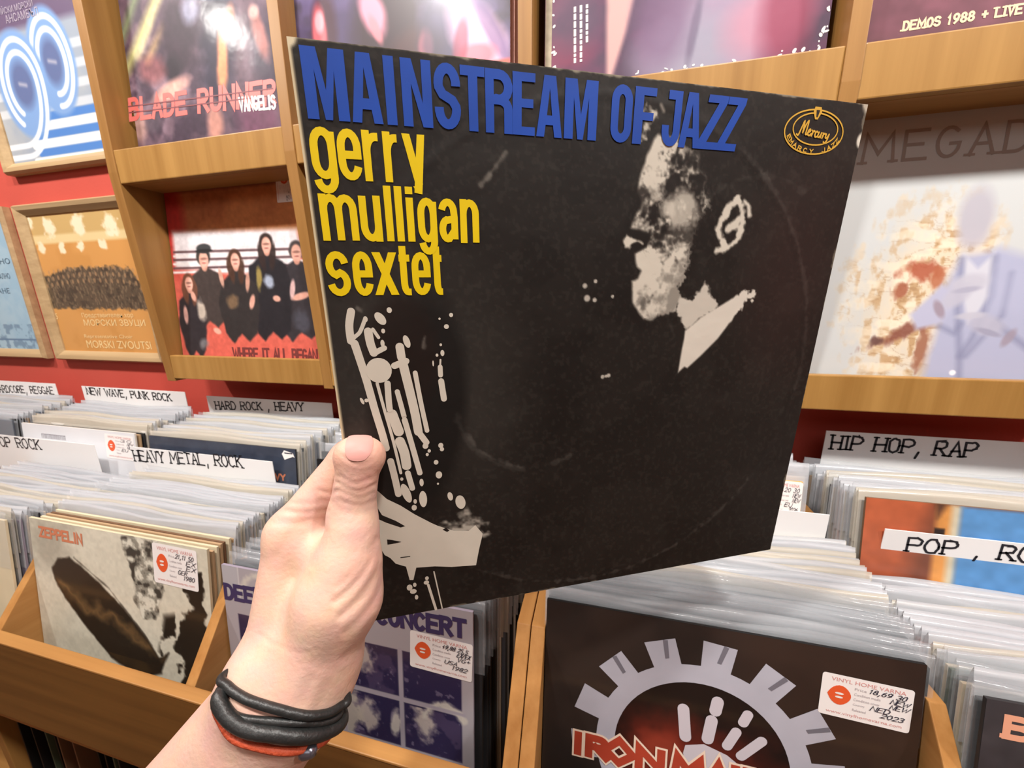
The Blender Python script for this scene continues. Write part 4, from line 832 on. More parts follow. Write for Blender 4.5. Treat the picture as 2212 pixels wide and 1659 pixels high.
p.line([(.7134, .2646), (.735, .2587), (.7535, .2472), (.7615, .2285), (.7598, .2067)], .011, cream, .005, 1, gr*.4); p.line([(.7598, .2067), (.7555, .1836), (.7449, .1743), (.7309, .1827), (.7213, .1972)], .014, cream, .005, 1, gr*.5)
p.line([(.7295, .2532), (.7159, .2387), (.7116, .2261), (.7137, .2117), (.7204, .2052)], .013, cream, .005, 1, gr*.4); p.line([(.7584, .1746), (.7701, .183), (.7743, .199)], .009, cream, .005, 1, gr*.3); p.line([(.7358, .2237), (.746, .218), (.753, .2069)], .016, cream, .006, 1, gr*.4)
p.poly([(.5365, .0853), (.5432, .0757), (.5552, .0643), (.5617, .0533), (.5572, .0462), (.5399, .0417), (.5396, .058), (.5336, .0734)], cream, .008, .9, gr*1.2)
p.line([(.567, .035), (.573, .043)], .004, (190, 184, 172), .006, .8)
for u, v, r_ in ((.446, .328, .0045), (.4664, .32, .0035), (.4514, .3503, .006), (.4667, .3536, .004), (.5023, .3476, .003), (.4926, .5026, .004), (.5, .5015, .003), (.5053, .5005, .004)): p.ell(u, v, r_, r_, (196, 190, 178), .5, 0, .9)
# soft cuff and worn border
p.poly([(.195, .79), (.215, .77), (.235, .79), (.245, .83), (.2, .83), (.16, .80)], cream, .02, .8, (n3-.5)*.05+(n2-.5)*.03)
e = np.minimum(np.minimum(p.U, 1-p.U), np.minimum(p.V, 1-p.V))
e2 = np.minimum(p.U, p.V); p.mix(np.clip((.0018-e2+(n3-.5)*.0045+(n2-.5)*.003)/.0025, 0, 1)*.85, (170, 162, 142)); p.mix(np.clip((.001-e+(n3-.5)*.012+(n2-.5)*.016-.002)/.002, 0, 1)*.6, (150, 142, 124)); p.mix(np.clip((.005-p.U)/.002, 0, 1), (208, 194, 160)); p.ell(0, 0, .012, .012, (216, 204, 172), .4); p.ell(1, 0, .012, .016, (200, 190, 172), .5, 0, .9, (n3-.5)); p.ell(1, .06, .008, .012, (216, 210, 196), .5)
d = np.hypot(p.U-.49, p.V-.505)
rel = 1.5*np.exp(-((d-.478)/.008)**2)+.5*np.clip((.478-d)/.02, 0, 1)
rel -= rel.min()
p.build('cover_print', held, mat('x', (0, 0, 0)) if False else paint_mat('worn_sleeve_print', .5, .0, .3, .25, 40), sf, .3, rel)
L0 = 2.2
# sax highlights and the white cuff below
WP = mat('warm_white_print', (208, 202, 188), .5, .4, var=.04, vscale=60)
STR = [
([(.0403, .3659), (.0349, .3888), (.0346, .4141)], .0124), ([(.0328, .4141), (.0427, .4065), (.0508, .3989), (.0601, .3798)], .0063), ([(.0395, .4183), (.0413, .4263), (.0512, .478), (.0602, .5367), (.0689, .5871), (.0724, .6131)], .013),
([(.078, .6399), (.0822, .6722), (.0862, .7104)], .0123), ([(.0634, .3993), (.0649, .4192), (.0688, .4355)], .0137), ([(.0711, .3956), (.0788, .4097)], .0055), ([(.1119, .4271), (.1132, .4458)], .0143), ([(.1004, .4598), (.1203, .4524)], .0115),
([(.1144, .4542), (.1272, .5398), (.1318, .5862)], .0155), ([(.1318, .5862), (.1448, .6088)], .0114), ([(.1342, .4743), (.1401, .5296), (.1475, .5854)], .0083), ([(.0689, .4896), (.0759, .5357), (.0859, .5981), (.0942, .6663)], .0053),
([(.086, .4907), (.0853, .5188), (.0854, .5387)], .0106), ([(.1011, .5068), (.1056, .5336), (.1089, .5541)], .0088), ([(.0885, .5479), (.0973, .5829)], .0179), ([(.1093, .561), (.1192, .6157), (.1287, .6706)], .0101), ([(.0977, .6016), (.1039, .626), (.1058, .6529)], .0174),
([(.1067, .6678), (.1125, .7013)], .0105), ([(.1792, .4531), (.178, .4659)], .0032), ([(.178, .4659), (.1779, .4811)], .0085), ([(.1783, .4921), (.1815, .5259)], .0107), ([(.1413, .9004), (.153, .9985)], .0027), ([(.1278, .9315), (.1398, .9985)], .0054), ([(.0706, .4356), (.0863, .4281)], .0093)]
ELL = [(.0847, .3784, .0073, .0118, -35), (.1002, .3648, .0042, .0047, 0), (.0873, .3991, .0031, .004, 0), (.1241, .4184, .0054, .0113, -15), (.074, .4667, .0213, .0221, 0), (.2016, .375, .0034, .0036, 0), (.1816, .381, .002, .002, 0), (.1926, .3947, .0042, .0041, 0), (.1812, .4262, .0022, .0025, 0), (.1833, .441, .0034, .0055, 0), (.1737, .4444, .0024, .0028, 0), (.1662, .4589, .0014, .0053, 0), (.1708, .6176, .0047, .0053, 0), (.1725, .6255, .0039, .0044, 0), (.1489, .6266, .003, .0036, 0), (.1448, .6337, .0028, .0032, 0), (.1601, .6515, .0043, .005, 0), (.1639, .6788, .0061, .0076, 0), (.161, .6976, .002, .0023, 0), (.1426, .6158, .0053, .0058, 0), (.1305, .691, .0039, .0081, 0), (.0611, .3788, .0036, .0049, 0), (.0843, .42, .0033, .0061, 0), (.0948, .6792, .0029, .0035, 0), (.041, .5199, .0026, .0065, -20), (.0482, .5193, .0034, .0035, 0), (.1007, .7105, .0078, .0217, -15), (.1309, .7274, .0075, .0179, 0), (.1129, .7438, .0049, .0063, 0), (.1157, .7304, .0032, .0052, 0), (.1831, .7285, .0051, .0096, -10), (.2026, .7443, .0097, .0157, -10), (.1262, .9141, .0038, .0048, 0), (.1245, .9246, .0054, .0053, 0), (.0901, .9305, .0057, .0077, 0), (.1008, .9256, .0034, .0053, 0), (.0967, .9417, .0067, .006, 0), (.1021, .9577, .0035, .0061, 0)]
f = Flat()
for pts, wd in STR: f.line(catmull(pts, 5) if len(pts) > 2 else pts, wd, cap='round')
for u, v, a, b, an in ELL: f.ell(u, v, a, b, an)
f.build('instrument_print', held, WP, sf, L0)
f = Flat().poly([(.0434, .6903), (.0641, .7177), (.0882, .7358), (.1127, .7588), (.1433, .7833), (.1556, .792), (.1864, .8085), (.2166, .8136), (.2305, .8022), (.2454, .8255), (.2363, .864), (.2291, .9012), (.1781, .8958), (.144, .8878), (.1068, .8838), (.0989, .9131), (.0916, .9115), (.087, .8775), (.0679, .8667), (.0586, .8511), (.0488, .8424), (.0326, .7952)]); f.build('sleeve_print', held, WP, sf, L0+.5)
f = Flat().poly([(.0403, .7204), (.0524, .7514), (.0767, .7681), (.093, .7827), (.0841, .784), (.0592, .7695), (.0369, .7531)]).poly([(.0565, .8071), (.0659, .8098), (.083, .8174), (.0722, .8187), (.0563, .8192)]).poly([(.0782, .8526), (.0972, .8535), (.097, .8553), (.078, .8549)]).poly([(.164, .802), (.171, .799), (.178, .806), (.173, .809)])
f.build('shadow_print', held, mat('black_print', (30, 27, 25), .5), sf, L0+1)
# title
BLUE = mat('blue_title_print', (26, 74, 172), .45, .35, var=.16, vscale=26)
YEL = mat('yellow_name_print', (230, 200, 14), .5, .3, var=.05, vscale=30)
PG = {'M': ([(0, 0), (0, 1), (.36, 1), (.5, .42), (.64, 1), (1, 1), (1, 0), (.73, 0), (.73, .7), (.585, 0), (.415, 0), (.27, .7), (.27, 0)], []),
 'A': ([(0, 0), (.28, 1), (.72, 1), (1, 0), (.70, 0), (.645, .2), (.355, .2), (.30, 0)], [[(.40, .36), (.60, .36), (.5, .80)]]),
 'N': ([(0, 0), (0, 1), (.36, 1), (.68, .36), (.68, 1), (1, 1), (1, 0), (.66, 0), (.32, .64), (.32, 0)], []),
 'T': ([(.32, 0), (.32, .85), (0, .85), (0, 1), (1, 1), (1, .85), (.70, .85), (.70, 0)], []), 'E': ([(0, 0), (0, 1), (1, 1), (1, .86), (.40, .86), (.40, .59), (.92, .59), (.92, .45), (.40, .45), (.40, .14), (1, .14), (1, 0)], []),
 'F': ([(0, 0), (0, 1), (1, 1), (1, .86), (.42, .86), (.42, .57), (.92, .57), (.92, .43), (.42, .43), (.42, 0)], []), 'I': ([(0, 0), (0, 1), (1, 1), (1, 0)], []),
 'Z': ([(0, 0), (0, .14), (.60, .86), (.08, .86), (.08, 1), (1, 1), (1, .88), (.40, .14), (1, .14), (1, 0)], [])}
SG = {'S': [arc(.5, .72, .5, .28, -5, 180, 12)+[(.02, .66), (.22, .54), (.78, .44), (.98, .33)]+arc(.5, .28, .5, .28, 0, -185, 12)], 'R': [[(0, 0), (0, 1), (.5, 1)]+arc(.5, .77, .5, .23, 90, -90)+[(0, .54)], [(.5, .54)]+arc(.5, .36, .5, .18, 90, 0, 5)+[(1, 0)]],
      'O': [arc(.5, .78, .5, .22, 0, 180, 12)+arc(.5, .22, .5, .22, 180, 360, 12)+[(1, .78)]], 'J': [[(.1, 1), (1, 1), (1, .25)]+arc(.5, .25, .5, .25, 0, -180, 10)+[(0, .36)]]}
f = Flat()
TT = (('M', .0140, .0705), ('A', .0738, .1165), ('I', .1222, .1365), ('N', .1458, .1885), ('S', .1920, .2310), ('T', .2312, .2680), ('R', .2688, .3112), ('E', .3114, .3475), ('A', .3500, .3930), ('M', .3965, .4525), ('O', .4772, .5145), ('F', .5180, .5572), ('J', .5716, .6062), ('A', .6058, .6475), ('Z', .6482, .6905), ('Z', .6880, .7272))
for ch, u0, u1 in TT:
    v0, v1 = .0085+.004*min(1, u0*2), .0952
    if ch in PG:
        o_, h_ = PG[ch]; sh = .012 if ch == 'Z' else 0
        mp = lambda q: [(u0+x*(u1-u0)+(sh*(y-.5) if ch == 'Z' else 0), v1-y*(v1-v0)) for x, y in q]
        f.poly(mp(o_), [mp(h) for h in h_])
    else:
        sw = .0132
        for st in SG[ch]: f.line([(u0+sw/2+x*(u1-u0-sw), v1-sw/2-y*(v1-v0-sw)) for x, y in st], sw, cap='sq' if ch == 'R' else None, closed=(ch == 'O'))
f.build('title_lettering', held, BLUE, sf, L0+2)
# name, three lines
f = Flat(); sw = .0108
def low(ch, u0, u1, vx, vb):
    if ch == 'l': f.poly([(u0, vb-(vb-vx)*1.24), (u1, vb-(vb-vx)*1.24), (u1, vb), (u0, vb)]); return
    if ch == 'i':
        f.poly([(u0, vx), (u1, vx), (u1, vb), (u0, vb)]); f.poly([(u0, vx-.0155), (u1, vx-.0155), (u1, vx-.005), (u0, vx-.005)]); return
    if ch == 'x':
        f.poly([(u0, vb), (u0+.0125, vb), (u1, vx), (u1-.0125, vx)]); f.poly([(u0, vx), (u0+.0125, vx), (u1, vb), (u1-.0125, vb)]); return
    if ch == 'y':
        f.poly([(u0, vx), (u0+.0115, vx), (u1-.006, vb+.002), (u1-.018, vb+.0)]); f.poly([(u1-.011, vx), (u1, vx), (u1-.008, vb+.016), (u1-.02, vb+.014)]); f.poly([(u1-.021, vb+.005), (u1-.008, vb+.005), (u1-.0085, vb+.0145), (u1-.0165, vb+.0145)]); return
    for st in G[ch]:
        q = [(u0+sw/2+x*(u1-u0-sw), vb-sw*.42-y*(vb-vx-sw*.84)) for x, y in st]
        s_ = sw
        f.line(q, s_, cap='sq' if ch in 'nmur' and len(st) == 2 else None)
        if ch in 'nmu':   # square the feet
            for x, y in (st[0], st[-1]):
                if y in (0, 1): a = u0+x*(u1-u0-sw); b = vb-y*(vb-vx); f.poly([(a, b-.006 if y == 0 else b), (a+sw, b-.006 if y == 0 else b), (a+sw, b if y == 0 else b+.006), (a, b if y == 0 else b+.006)])
for ch, u0, u1 in (('g', .0110, .0455), ('e', .0478, .0808), ('r', .0834, .1112), ('r', .1126, .1385), ('y', .1405, .1740)): low(ch, u0, u1, .1050, .1712)
for ch, u0, u1 in (('m', .0130, .0660), ('u', .0695, .1012), ('l', .1072, .1182), ('l', .1230, .1342), ('i', .1395, .1506), ('g', .1562, .1862), ('a', .1898, .2200), ('n', .2234, .2542)): low(ch, u0, u1, .1926, .2570)
for ch, u0, u1 in (('s', .0100, .0460), ('e', .0500, .0800), ('x', .0808, .1188), ('t', .1185, .1440), ('e', .1412, .1712), ('t', .1728, .1955)): low(ch, u0, u1, .2738, .3402)
f.build('name_lettering', held, YEL, sf, L0+1)
# emblem
GO = mat('gold_print', (214, 168, 62), .42, .5)
f = Flat().ring(.888, .0535, .0665, .0360, .0026).ring(.890, .0485, .0508, .0258, .0024)
for i, ch in enumerate('EMARCY JAZZ'):
    a = math.radians(160-i*14.0); cu, cv = .889+.0585*math.cos(a), .0545+.0305*math.sin(a)
    tx, ty = math.sin(a)*.0585, -math.cos(a)*.0305; l = math.hypot(tx, ty); tx, ty = tx/l, ty/l
    for st in G.get(ch, []): f.line([(cu+(x-.5)*.0075*tx+(y-.5)*.0066*ty, cv+(x-.5)*.0075*ty-(y-.5)*.0066*tx) for x, y in st], .0019, cap='round')
f.poly([(.880, .0130), (.894, .0130), (.897, .021), (.890, .033), (.884, .033), (.878, .021)])
f.build('emblem', held, GO, sf, L0+1)
f = Flat(); cu = lambda pts: f.line(catmull(pts, 5), .0030, cap='round')
cu([(.8490, .0590), (.8530, .0600), (.8580, .0480), (.8625, .0375), (.8620, .0560)]); cu([(.8620, .0560), (.8660, .0440), (.8715, .0365), (.8700, .0500), (.8690, .0580), (.8730, .0575)])
cu([(.8730, .0555), (.8785, .0525), (.8780, .0495), (.8745, .0520), (.8740, .0580), (.8780, .0595), (.8815, .0565)]); cu([(.8830, .0510), (.8845, .0540), (.8825, .0600)]); cu([(.8840, .0550), (.8870, .0515), (.8890, .0525)])
cu([(.8965, .0535), (.8935, .0520), (.8905, .0560), (.8910, .0605), (.8950, .0605)]); cu([(.8990, .0530), (.8970, .0590), (.8995, .0610), (.9030, .0580), (.9050, .0535)]); cu([(.9045, .0550), (.9035, .0615)])
cu([(.9085, .0540), (.9095, .0570), (.9075, .0620)]); cu([(.9085, .0580), (.9115, .0545), (.9135, .0550)]); cu([(.9160, .0550), (.9150, .0605), (.9185, .0610), (.9225, .0550)]); cu([(.9225, .0550), (.9190, .0660), (.9140, .0700), (.9125, .0680)])
f.build('emblem_script', held, GO, sf, L0+1.5)
f = Flat().poly([(.884, .018), (.892, .018), (.889, .029), (.886, .029)]); f.build('emblem_shadow', held, mat('black_print', (30, 27, 25), .5), sf, L0+2)

# ------------------------------------------------------------------ hand and forearm (one continuous surface)
NRM = -ny/np.linalg.norm(ny)                       # towards the viewer
O_ = cen; PLt = lambda px, py: ((O_-EYE)@ny)/(ray(px, py)@ny)
def front(px, py, r, gap=0.0): return EYE+ray(px, py)*PLt(px, py)+NRM*(r-.0006+gap)
def back(px, py, r, gap=0.0): return EYE+ray(px, py)*PLt(px, py)-NRM*(r+TH-.0004+gap)
PR = []   # (group, a, b, ra, rb, k)
def cap(a, b, ra, rb, k=.007): PR.append((np.array(a), np.array(b), ra, rb, k))
wr1, wr2 = P3(648, 1515, .199), P3(584, 1472, .200)
el1, el2 = P3(452, 1790, .202), P3(378, 1745, .204)
# forearm
cap(el1, wr1, .0265, .0205, .012); cap(el2, wr2, .0265, .0200, .012)
fa = P3(200, 2130, .215); cap(fa, P3(415, 1768, .203), .040, .027, .014)
# palm rays
mI, mM, mR, mP = P3(628, 1152, .216), P3(642, 1196, .236), P3(662, 1232, .254), P3(690, 1290, .268)
cap(P3(602, 1450, .206), mI, .0190, .0128, .012); cap(P3(604, 1450, .222), mM, .018, .0130, .012)
cap(P3(612, 1470, .236), mR, .018, .0125, .012); cap(P3(622, 1490, .246), mP, .0175, .0115, .012)
cap(wr1, P3(690, 1430, .205), .021, .0215, .012); cap(wr2, P3(604, 1440, .205), .0205, .0195, .012)
cap(P3(672, 1440, .2), P3(733, 1290, .2005), .0205, .0205, .012)
cap(P3(733, 1290, .2005), P3(752, 1212, .2015), .0205, .0162, .010)
cap(P3(680, 1420, .225), P3(700, 1310, .228), .020, .0145, .012)
# thumb
tM, tI, tT = P3(752, 1212, .2015), front(770, 1078, .0118, .0020), front(784, 970, .0110, -.0004)
cap(tM, P3(763, 1140, .2035), .0152, .0122, .008); cap(P3(763, 1140, .2035), tI, .0122, .0120, .006); cap(tI, tT, .0120, .0109, .004)
cap(front(768, 968, .0100, -.0002), front(799, 970, .0100, -.0002), .0098, .0098, .004)
# web and index
cap(P3(700, 1190, .213), P3(648, 1160, .2165), .0115, .0120, .010)
iP = back(744, 1010, .0100); cap(mI, iP, .0128, .0105, .006); cap(iP, back(838, 938, .0092), .0102, .0092, .004); cap(back(838, 938, .0092), back(890, 905, .0082), .0092, .0080, .004)
for m_, pts in ((mM, ((790, 1098), (885, 1035), (935, 1005))), (mR, ((800, 1180), (890, 1130), (938, 1104))), (mP, ((790, 1262), (852, 1222), (892, 1198)))):
    a = back(*pts[0], .0098); b = back(*pts[1], .0090); c = back(*pts[2], .0080)
    cap(m_, a, .0125, .0100, .006); cap(a, b, .0100, .0090, .004); cap(b, c, .0090, .0080, .004)
def field(Q):
    """signed distance at points Q (n,3)"""
    D = np.full(len(Q), .08)
    for a, b, ra, rb, k in PR:
        e = b-a; t = np.clip(((Q-a)@e)/(e@e), 0, 1); d = np.linalg.norm(Q-a-t[:, None]*e, axis=1)-(ra+(rb-ra)*t)
        h = np.clip(k-np.abs(D-d), 0, None)/k; D = np.minimum(D, d)-h*h*k*.25
    return D
def nets(h=.0012, mg=.016):
    A = np.array([q for pr in PR for q in (pr[0]-max(pr[2], pr[3])-mg, pr[1]-max(pr[2], pr[3])-mg)]); B = np.array([q for pr in PR for q in (pr[0]+max(pr[2], pr[3])+mg, pr[1]+max(pr[2], pr[3])+mg)])
    lo, hi = A.min(0), B.max(0); n = np.ceil((hi-lo)/h).astype(int)+1
    Vv = np.full(n, .08, np.float32); ax = [lo[i]+h*np.arange(n[i]) for i in range(3)]
    for a, b, ra, rb, k in PR:
        m_ = max(ra, rb)+mg; l = np.minimum(a, b)-m_; u = np.maximum(a, b)+m_
        i0 = np.clip(((l-lo)/h).astype(int), 0, n-1); i1 = np.clip(((u-lo)/h).astype(int)+1, 1, n)
        sl = tuple(slice(i0[c], i1[c]) for c in range(3))
        X, Y, Z = np.meshgrid(ax[0][sl[0]], ax[1][sl[1]], ax[2][sl[2]], indexing='ij'); e = b-a
        t = np.clip(((X-a[0])*e[0]+(Y-a[1])*e[1]+(Z-a[2])*e[2])/(e@e), 0, 1)
        d = (np.sqrt((X-a[0]-t*e[0])**2+(Y-a[1]-t*e[1])**2+(Z-a[2]-t*e[2])**2)-(ra+(rb-ra)*t)).astype(np.float32)
        D = Vv[sl]; hh = np.clip(k-np.abs(D-d), 0, None)/k; Vv[sl] = np.minimum(D, d)-hh*hh*k*.25
    neg = Vv < 0
    cnt = sum(neg[i:n[0]-1+i, j:n[1]-1+j, k:n[2]-1+k].astype(np.int8) for i in (0, 1) for j in (0, 1) for k in (0, 1))
    act = (cnt > 0) & (cnt < 8); I = np.argwhere(act); idx = np.full(act.shape, -1); idx[act] = np.arange(len(I))
    acc = np.zeros((len(I), 3)); num = np.zeros(len(I))
    cs = [(i, j, k) for i in (0, 1) for j in (0, 1) for k in (0, 1)]
    for c in cs:
        for ax_ in range(3):
            if c[ax_] == 0:
                c2 = list(c); c2[ax_] = 1
                v0 = Vv[I[:, 0]+c[0], I[:, 1]+c[1], I[:, 2]+c[2]]; v1 = Vv[I[:, 0]+c2[0], I[:, 1]+c2[1], I[:, 2]+c2[2]]
                cr = (v0 < 0) != (v1 < 0); t = np.where(cr, v0/np.where(cr, v0-v1, 1), 0)
                pt = np.array(c, float)[None]+t[:, None]*(np.array(c2)-np.array(c)); acc[cr] += pt[cr]; num[cr] += 1
    P = lo+h*(I+acc/num[:, None]); Fc = []
    for ax_, (b_, c_) in enumerate(((1, 2), (2, 0), (0, 1))):
        s0 = [slice(0, n[i]) for i in range(3)]; s1 = list(s0); s0[ax_] = slice(0, n[ax_]-1); s1[ax_] = slice(1, n[ax_])
        a0 = neg[tuple(s0)]; a1 = neg[tuple(s1)]; E_ = np.argwhere(a0 != a1); E_ = E_[(E_[:, b_] > 0) & (E_[:, c_] > 0) & (E_[:, b_] < n[b_]-1) & (E_[:, c_] < n[c_]-1)]
        db = np.zeros(3, int); db[b_] = 1; dc = np.zeros(3, int); dc[c_] = 1
        g = lambda q: idx[q[:, 0], q[:, 1], q[:, 2]]
        q = np.stack([g(E_-db-dc), g(E_-dc), g(E_), g(E_-db)], 1); fl = a0[E_[:, 0], E_[:, 1], E_[:, 2]]
        q[~fl] = q[~fl][:, ::-1]; Fc.append(q)
    Fc = np.concatenate(Fc); return P, Fc[(Fc >= 0).all(1)]
P, Fc = nets()
# smooth, then press creases into the skin
def vert_nbr(P, Fc):
    e = np.concatenate([Fc[:, [0, 1]], Fc[:, [1, 2]], Fc[:, [2, 3]], Fc[:, [3, 0]]]); e = np.concatenate([e, e[:, ::-1]]); return e
E_ = vert_nbr(P, Fc); deg = np.bincount(E_[:, 0], minlength=len(P))[:, None]
def smooth(P, it, lam=.5):
    for _ in range(it):
        S_ = np.stack([np.bincount(E_[:, 0], weights=P[E_[:, 1], c], minlength=len(P)) for c in range(3)], 1)/deg; P = P+lam*(S_-P)
    return P
P = smooth(P, 4)
eps = 4e-4
Nn = np.stack([field(P+np.eye(3)[c]*eps)-field(P-np.eye(3)[c]*eps) for c in range(3)], 1); Nn /= np.linalg.norm(Nn, axis=1)[:, None]+1e-9
rel_ = P-EYE; zc = rel_@CF; pxx = W_PX/2+F_PX*(rel_@CR)/zc; pyy = H_PX/2-F_PX*(rel_@CU)/zc; facing = np.clip(-(Nn*(rel_/np.linalg.norm(rel_, axis=1)[:, None])).sum(1)*2, 0, 1)*(zc < .23)
CRS = [([(734, 1030), (765, 1046), (800, 1034)], 0.00030, 5), ([(730, 1043), (772, 1062), (812, 1046)], 0.00042, 5), ([(732, 1058), (772, 1075), (806, 1064)], 0.00036, 5), ([(745, 1085), (780, 1092), (808, 1080)], 0.00018, 6), ([(740, 1104), (770, 1110), (800, 1102)], 0.00012, 7),
 ([(741, 985), (756, 998), (782, 1003), (803, 994)], 0.00024, 4), ([(596, 1098), (640, 1107), (705, 1103)], 0.00036, 6), ([(584, 1128), (640, 1130), (692, 1118)], 0.00024, 8), ([(690, 1060), (712, 1066), (727, 1062)], 0.00036, 5), ([(620, 1085), (660, 1090), (712, 1082)], 0.00018, 6),
 ([(814, 1165), (800, 1212), (765, 1262), (722, 1300)], 0.00048, 7), ([(821, 1190), (812, 1238), (778, 1292), (735, 1332)], 0.00048, 7), ([(826, 1225), (818, 1280), (786, 1330), (745, 1368)], 0.00042, 7), ([(806, 1340), (780, 1385), (740, 1425)], 0.00030, 8), ([(800, 1180), (772, 1230), (730, 1268)], 0.00024, 7), ([(700, 1150), (690, 1180), (668, 1215)], 0.00030, 9),
 ([(560, 1372), (590, 1390), (630, 1408), (665, 1412)], 0.00012, 6), ([(660, 1120), (625, 1160), (600, 1200)], 0.00018, 10), ([(808, 1400), (790, 1440), (760, 1480)], 0.00030, 8), ([(705, 1480), (690, 1520), (680, 1545)], 0.00030, 12), ([(672, 1470), (655, 1515)], 0.00024, 12)]
disp = np.zeros(len(P))
for pts, dp, wd in CRS:
    q = np.array(catmull([(*t, 0) for t in pts], 6))[:, :2]; dm = np.full(len(P), 1e9)
    for a, b in zip(q[:-1], q[1:]):
        e = b-a; t = np.clip(((pxx-a[0])*e[0]+(pyy-a[1])*e[1])/(e@e), 0, 1); dm = np.minimum(dm, np.hypot(pxx-a[0]-t*e[0], pyy-a[1]-t*e[1]))
    disp -= dp*np.exp(-(dm/wd)**2)-dp*.45*np.exp(-((dm-wd*1.9)/wd)**2)
P2 = P+Nn*(disp*facing)[:, None]
SK = bpy.data.materials.new('skin'); SK.use_nodes = True; nt = SK.node_tree; b = nt.nodes['Principled BSDF']
at = nt.nodes.new('ShaderNodeAttribute'); at.attribute_name = 'Col'; tc = nt.nodes.new('ShaderNodeTexCoord')
n_ = nt.nodes.new('ShaderNodeTexNoise'); n_.inputs['Scale'].default_value = 90; n_.inputs['Detail'].default_value = 6; nt.links.new(tc.outputs['Object'], n_.inputs[0])
mx = nt.nodes.new('ShaderNodeMix'); mx.data_type = 'RGBA'; mx.blend_type = 'MULTIPLY'; mx.inputs[0].default_value = .22; nt.links.new(at.outputs['Color'], mx.inputs[6]); nt.links.new(n_.outputs['Color'], mx.inputs[7]); nt.links.new(mx.outputs[2], b.inputs['Base Color'])
n2_ = nt.nodes.new('ShaderNodeTexNoise'); n2_.inputs['Scale'].default_value = 420; n2_.inputs['Detail'].default_value = 5; nt.links.new(tc.outputs['Object'], n2_.inputs[0])
bp = nt.nodes.new('ShaderNodeBump'); bp.inputs['Strength'].default_value = .34; bp.inputs['Distance'].default_value = .0008; nt.links.new(n2_.outputs['Fac'], bp.inputs['Height']); nt.links.new(bp.outputs[0], b.inputs['Normal'])
b.inputs['Roughness'].default_value = .52; b.inputs['Specular IOR Level'].default_value = .35; b.inputs['Subsurface Weight'].default_value = .12; b.inputs['Subsurface Radius'].default_value = (1, .4, .25); b.inputs['Subsurface Scale'].default_value = .003
person = tag(empty('person', Matrix.Translation(Vector(P3(615, 1495, .2)))), "person's bare hand and forearm gripping the held black sleeve, cord bracelets on the wrist", 'person')
hand = mesh_obj('hand_and_forearm', P2, Fc.tolist(), SK, person, True, person.matrix_world.inverted())
colr = np.tile(np.array([220, 181, 163.])/255, (len(P2), 1))
def tint(c, r, col, a):
    global colr
    k = (a*np.exp(-(np.linalg.norm(P2-c, axis=1)/r)**2))[:, None]; colr = colr*(1-k)+np.array(col)/255*k
tint(tT, .014, (226, 158, 140), .6); tint(tI, .010, (222, 162, 140), .35); tint(iP, .02, (226, 160, 140), .5); tint(mI, .02, (228, 172, 150), .4); tint(P3(800, 1230, .185), .015, (232, 172, 156), .5); tint(P3(640, 1300, .19), .03, (228, 192, 166), .5)
ca = hand.data.color_attributes.new('Col', 'FLOAT_COLOR', 'POINT'); lin = np.ones((len(P2), 4)); lin[:, :3] = s2l(colr); ca.data.foreach_set('color', lin.ravel())
def hit(px, py, t0=.10, t1=.26):
    d = ray(px, py); t = t0; best = (9, t0)
    for _ in range(120):
        f_ = float(field((EYE+d*t)[None])[0]); best = min(best, (f_, t))
        if f_ < 1e-5: break
        t += max(f_*.8, 1e-4)
        if t > t1: t = best[1]; break
    q = EYE+d*t; g = np.array([float((field((q+np.eye(3)[c]*eps)[None])-field((q-np.eye(3)[c]*eps)[None]))[0]) for c in range(3)]); return q, g/(np.linalg.norm(g)+1e-9), t
# thumbnail
V = []; Fq = []; nu, nv = 16, 16
for j in range(nv+1):
    for i in range(nu+1):
        u, v = i/nu*2-1, j/nv*2-1
        r_ = (abs(u)**3+abs(v)**3)**(1/3); k = max(abs(u), abs(v))/r_ if r_ > 0 else 1
        x = 775+28.5*u*k*(1-.04*v)+3*(-v); y = 969+27*v*k+3*u*u*(-1)
        q, g, t = hit(x, y); V.append(q+g*(.0004+.0003*max(0, -v)-.0006*max(0, r_*k-.92)))
for j in range(nv):
    for i in range(nu): a = j*(nu+1)+i; Fq.append((a, a+1, a+nu+2, a+nu+1))
NAIL = mat('fingernail', (200, 146, 138), .5, .3)
nl = mesh_obj('thumbnail', V, Fq, NAIL, person, True, person.matrix_world.inverted()); nl['label'] = 'short pink thumbnail'

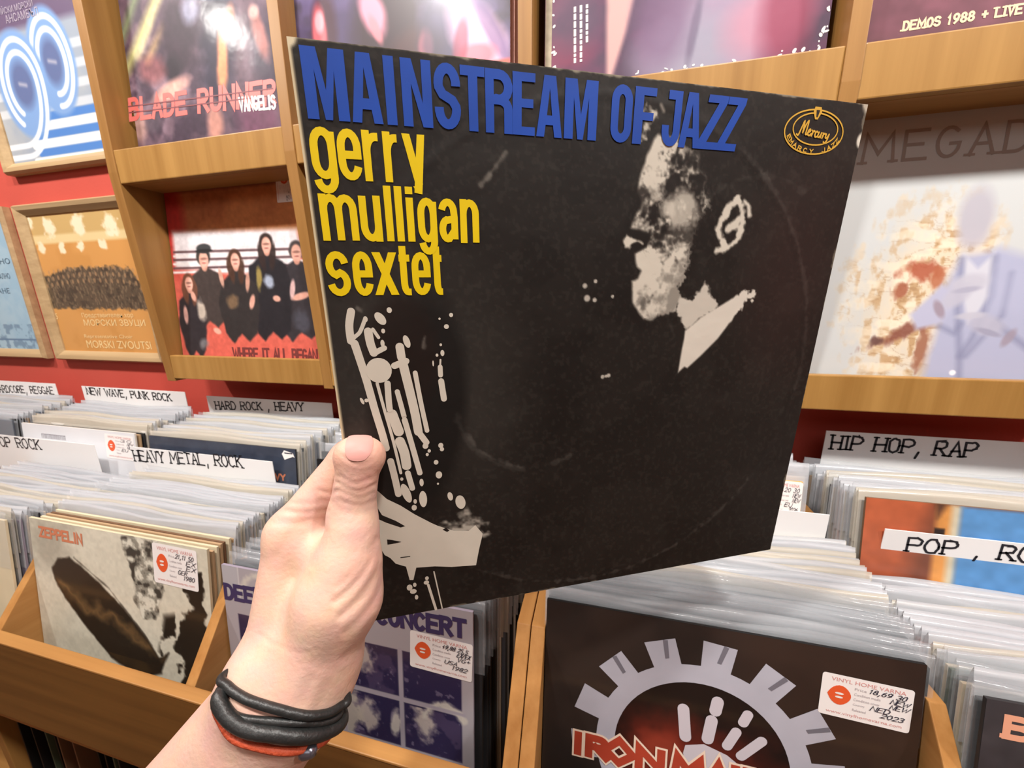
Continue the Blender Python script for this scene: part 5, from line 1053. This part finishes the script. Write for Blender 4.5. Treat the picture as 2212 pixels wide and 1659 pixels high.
# ------------------------------------------------------------------ bracelets
axis = (wr1+wr2)/2-(el1+el2)/2; axis /= np.linalg.norm(axis); wc = (wr1+wr2)/2
def loop(front_px, r, lift=.0):
    fr = []
    for x, y in front_px:
        q, g, t = hit(x, y, t1=.235); fr.append(q+g*(r*.75+lift))
    fr = [np.array(q) for q in fr]; L, R_ = fr[0], fr[-1]; mid = (L+R_)/2; bk = []
    w_ = (R_-L)/2
    dep = np.cross(axis, w_/np.linalg.norm(w_)); dep = dep/np.linalg.norm(dep); dep *= np.sign(dep@CF)
    for t in np.linspace(0, math.pi, 11)[1:-1]:
        o = mid+w_*math.cos(t)*.86+dep*(.034+r)*math.sin(t)-axis*.006*math.sin(t); bk.append(o)
    return catmull(fr+bk, 6, True)
LEA = mat('black_leather', (34, 36, 36), .42, .5, bump=.5, bscale=160); CORD = mat('rust_red_cord', (176, 74, 46), .6, .3, bump=.5, bscale=400); STEEL = mat('dark_steel_bead', (120, 122, 134), .25, .6, metal=.8)
b1 = tag(empty('bracelet', Matrix.Translation(Vector(wc))), 'black leather strap bracelet, two strands and a thick braid around the wrist', 'bracelet'); I = b1.matrix_world.inverted()
tube('strand', loop([(486, 1464), (499, 1482), (518, 1497), (548, 1511), (600, 1526), (660, 1540), (705, 1536), (734, 1520), (746, 1508)], .0021), .0021, LEA, b1, True, 10, I)
tube('strand', loop([(480, 1488), (487, 1520), (520, 1545), (580, 1553), (640, 1556), (700, 1556), (731, 1536)], .0017), .0017, LEA, b1, True, 10, I)
bl = loop([(486, 1500), (503, 1540), (545, 1566), (600, 1575), (655, 1580), (700, 1572), (730, 1550)], .0034)
tube('braid', bl, .0034, LEA, b1, True, 14, I)
b2 = tag(empty('bracelet', Matrix.Translation(Vector(wc)-Vector(axis)*.012)), 'thin rust red cord bracelet with a small steel bead below the black straps', 'bracelet'); I = b2.matrix_world.inverted()
tube('cord', loop([(474, 1514), (486, 1556), (512, 1590), (562, 1607), (610, 1616), (655, 1612), (705, 1588)], .0018), .0018, CORD, b2, True, 10, I)
q, g, t = hit(664, 1614); q = q+g*.002; tg = np.array(CR)*.9+np.array(CU)*.25; tg /= np.linalg.norm(tg)
tube('bead', [q-tg*.0042, q-tg*.0034, q-tg*.002, q+tg*.002, q+tg*.0034, q+tg*.0042], lambda s: (.0008, .0026, .0032, .0032, .0026, .0008)[int(round(s*5))], STEEL, b2, False, 14, I)
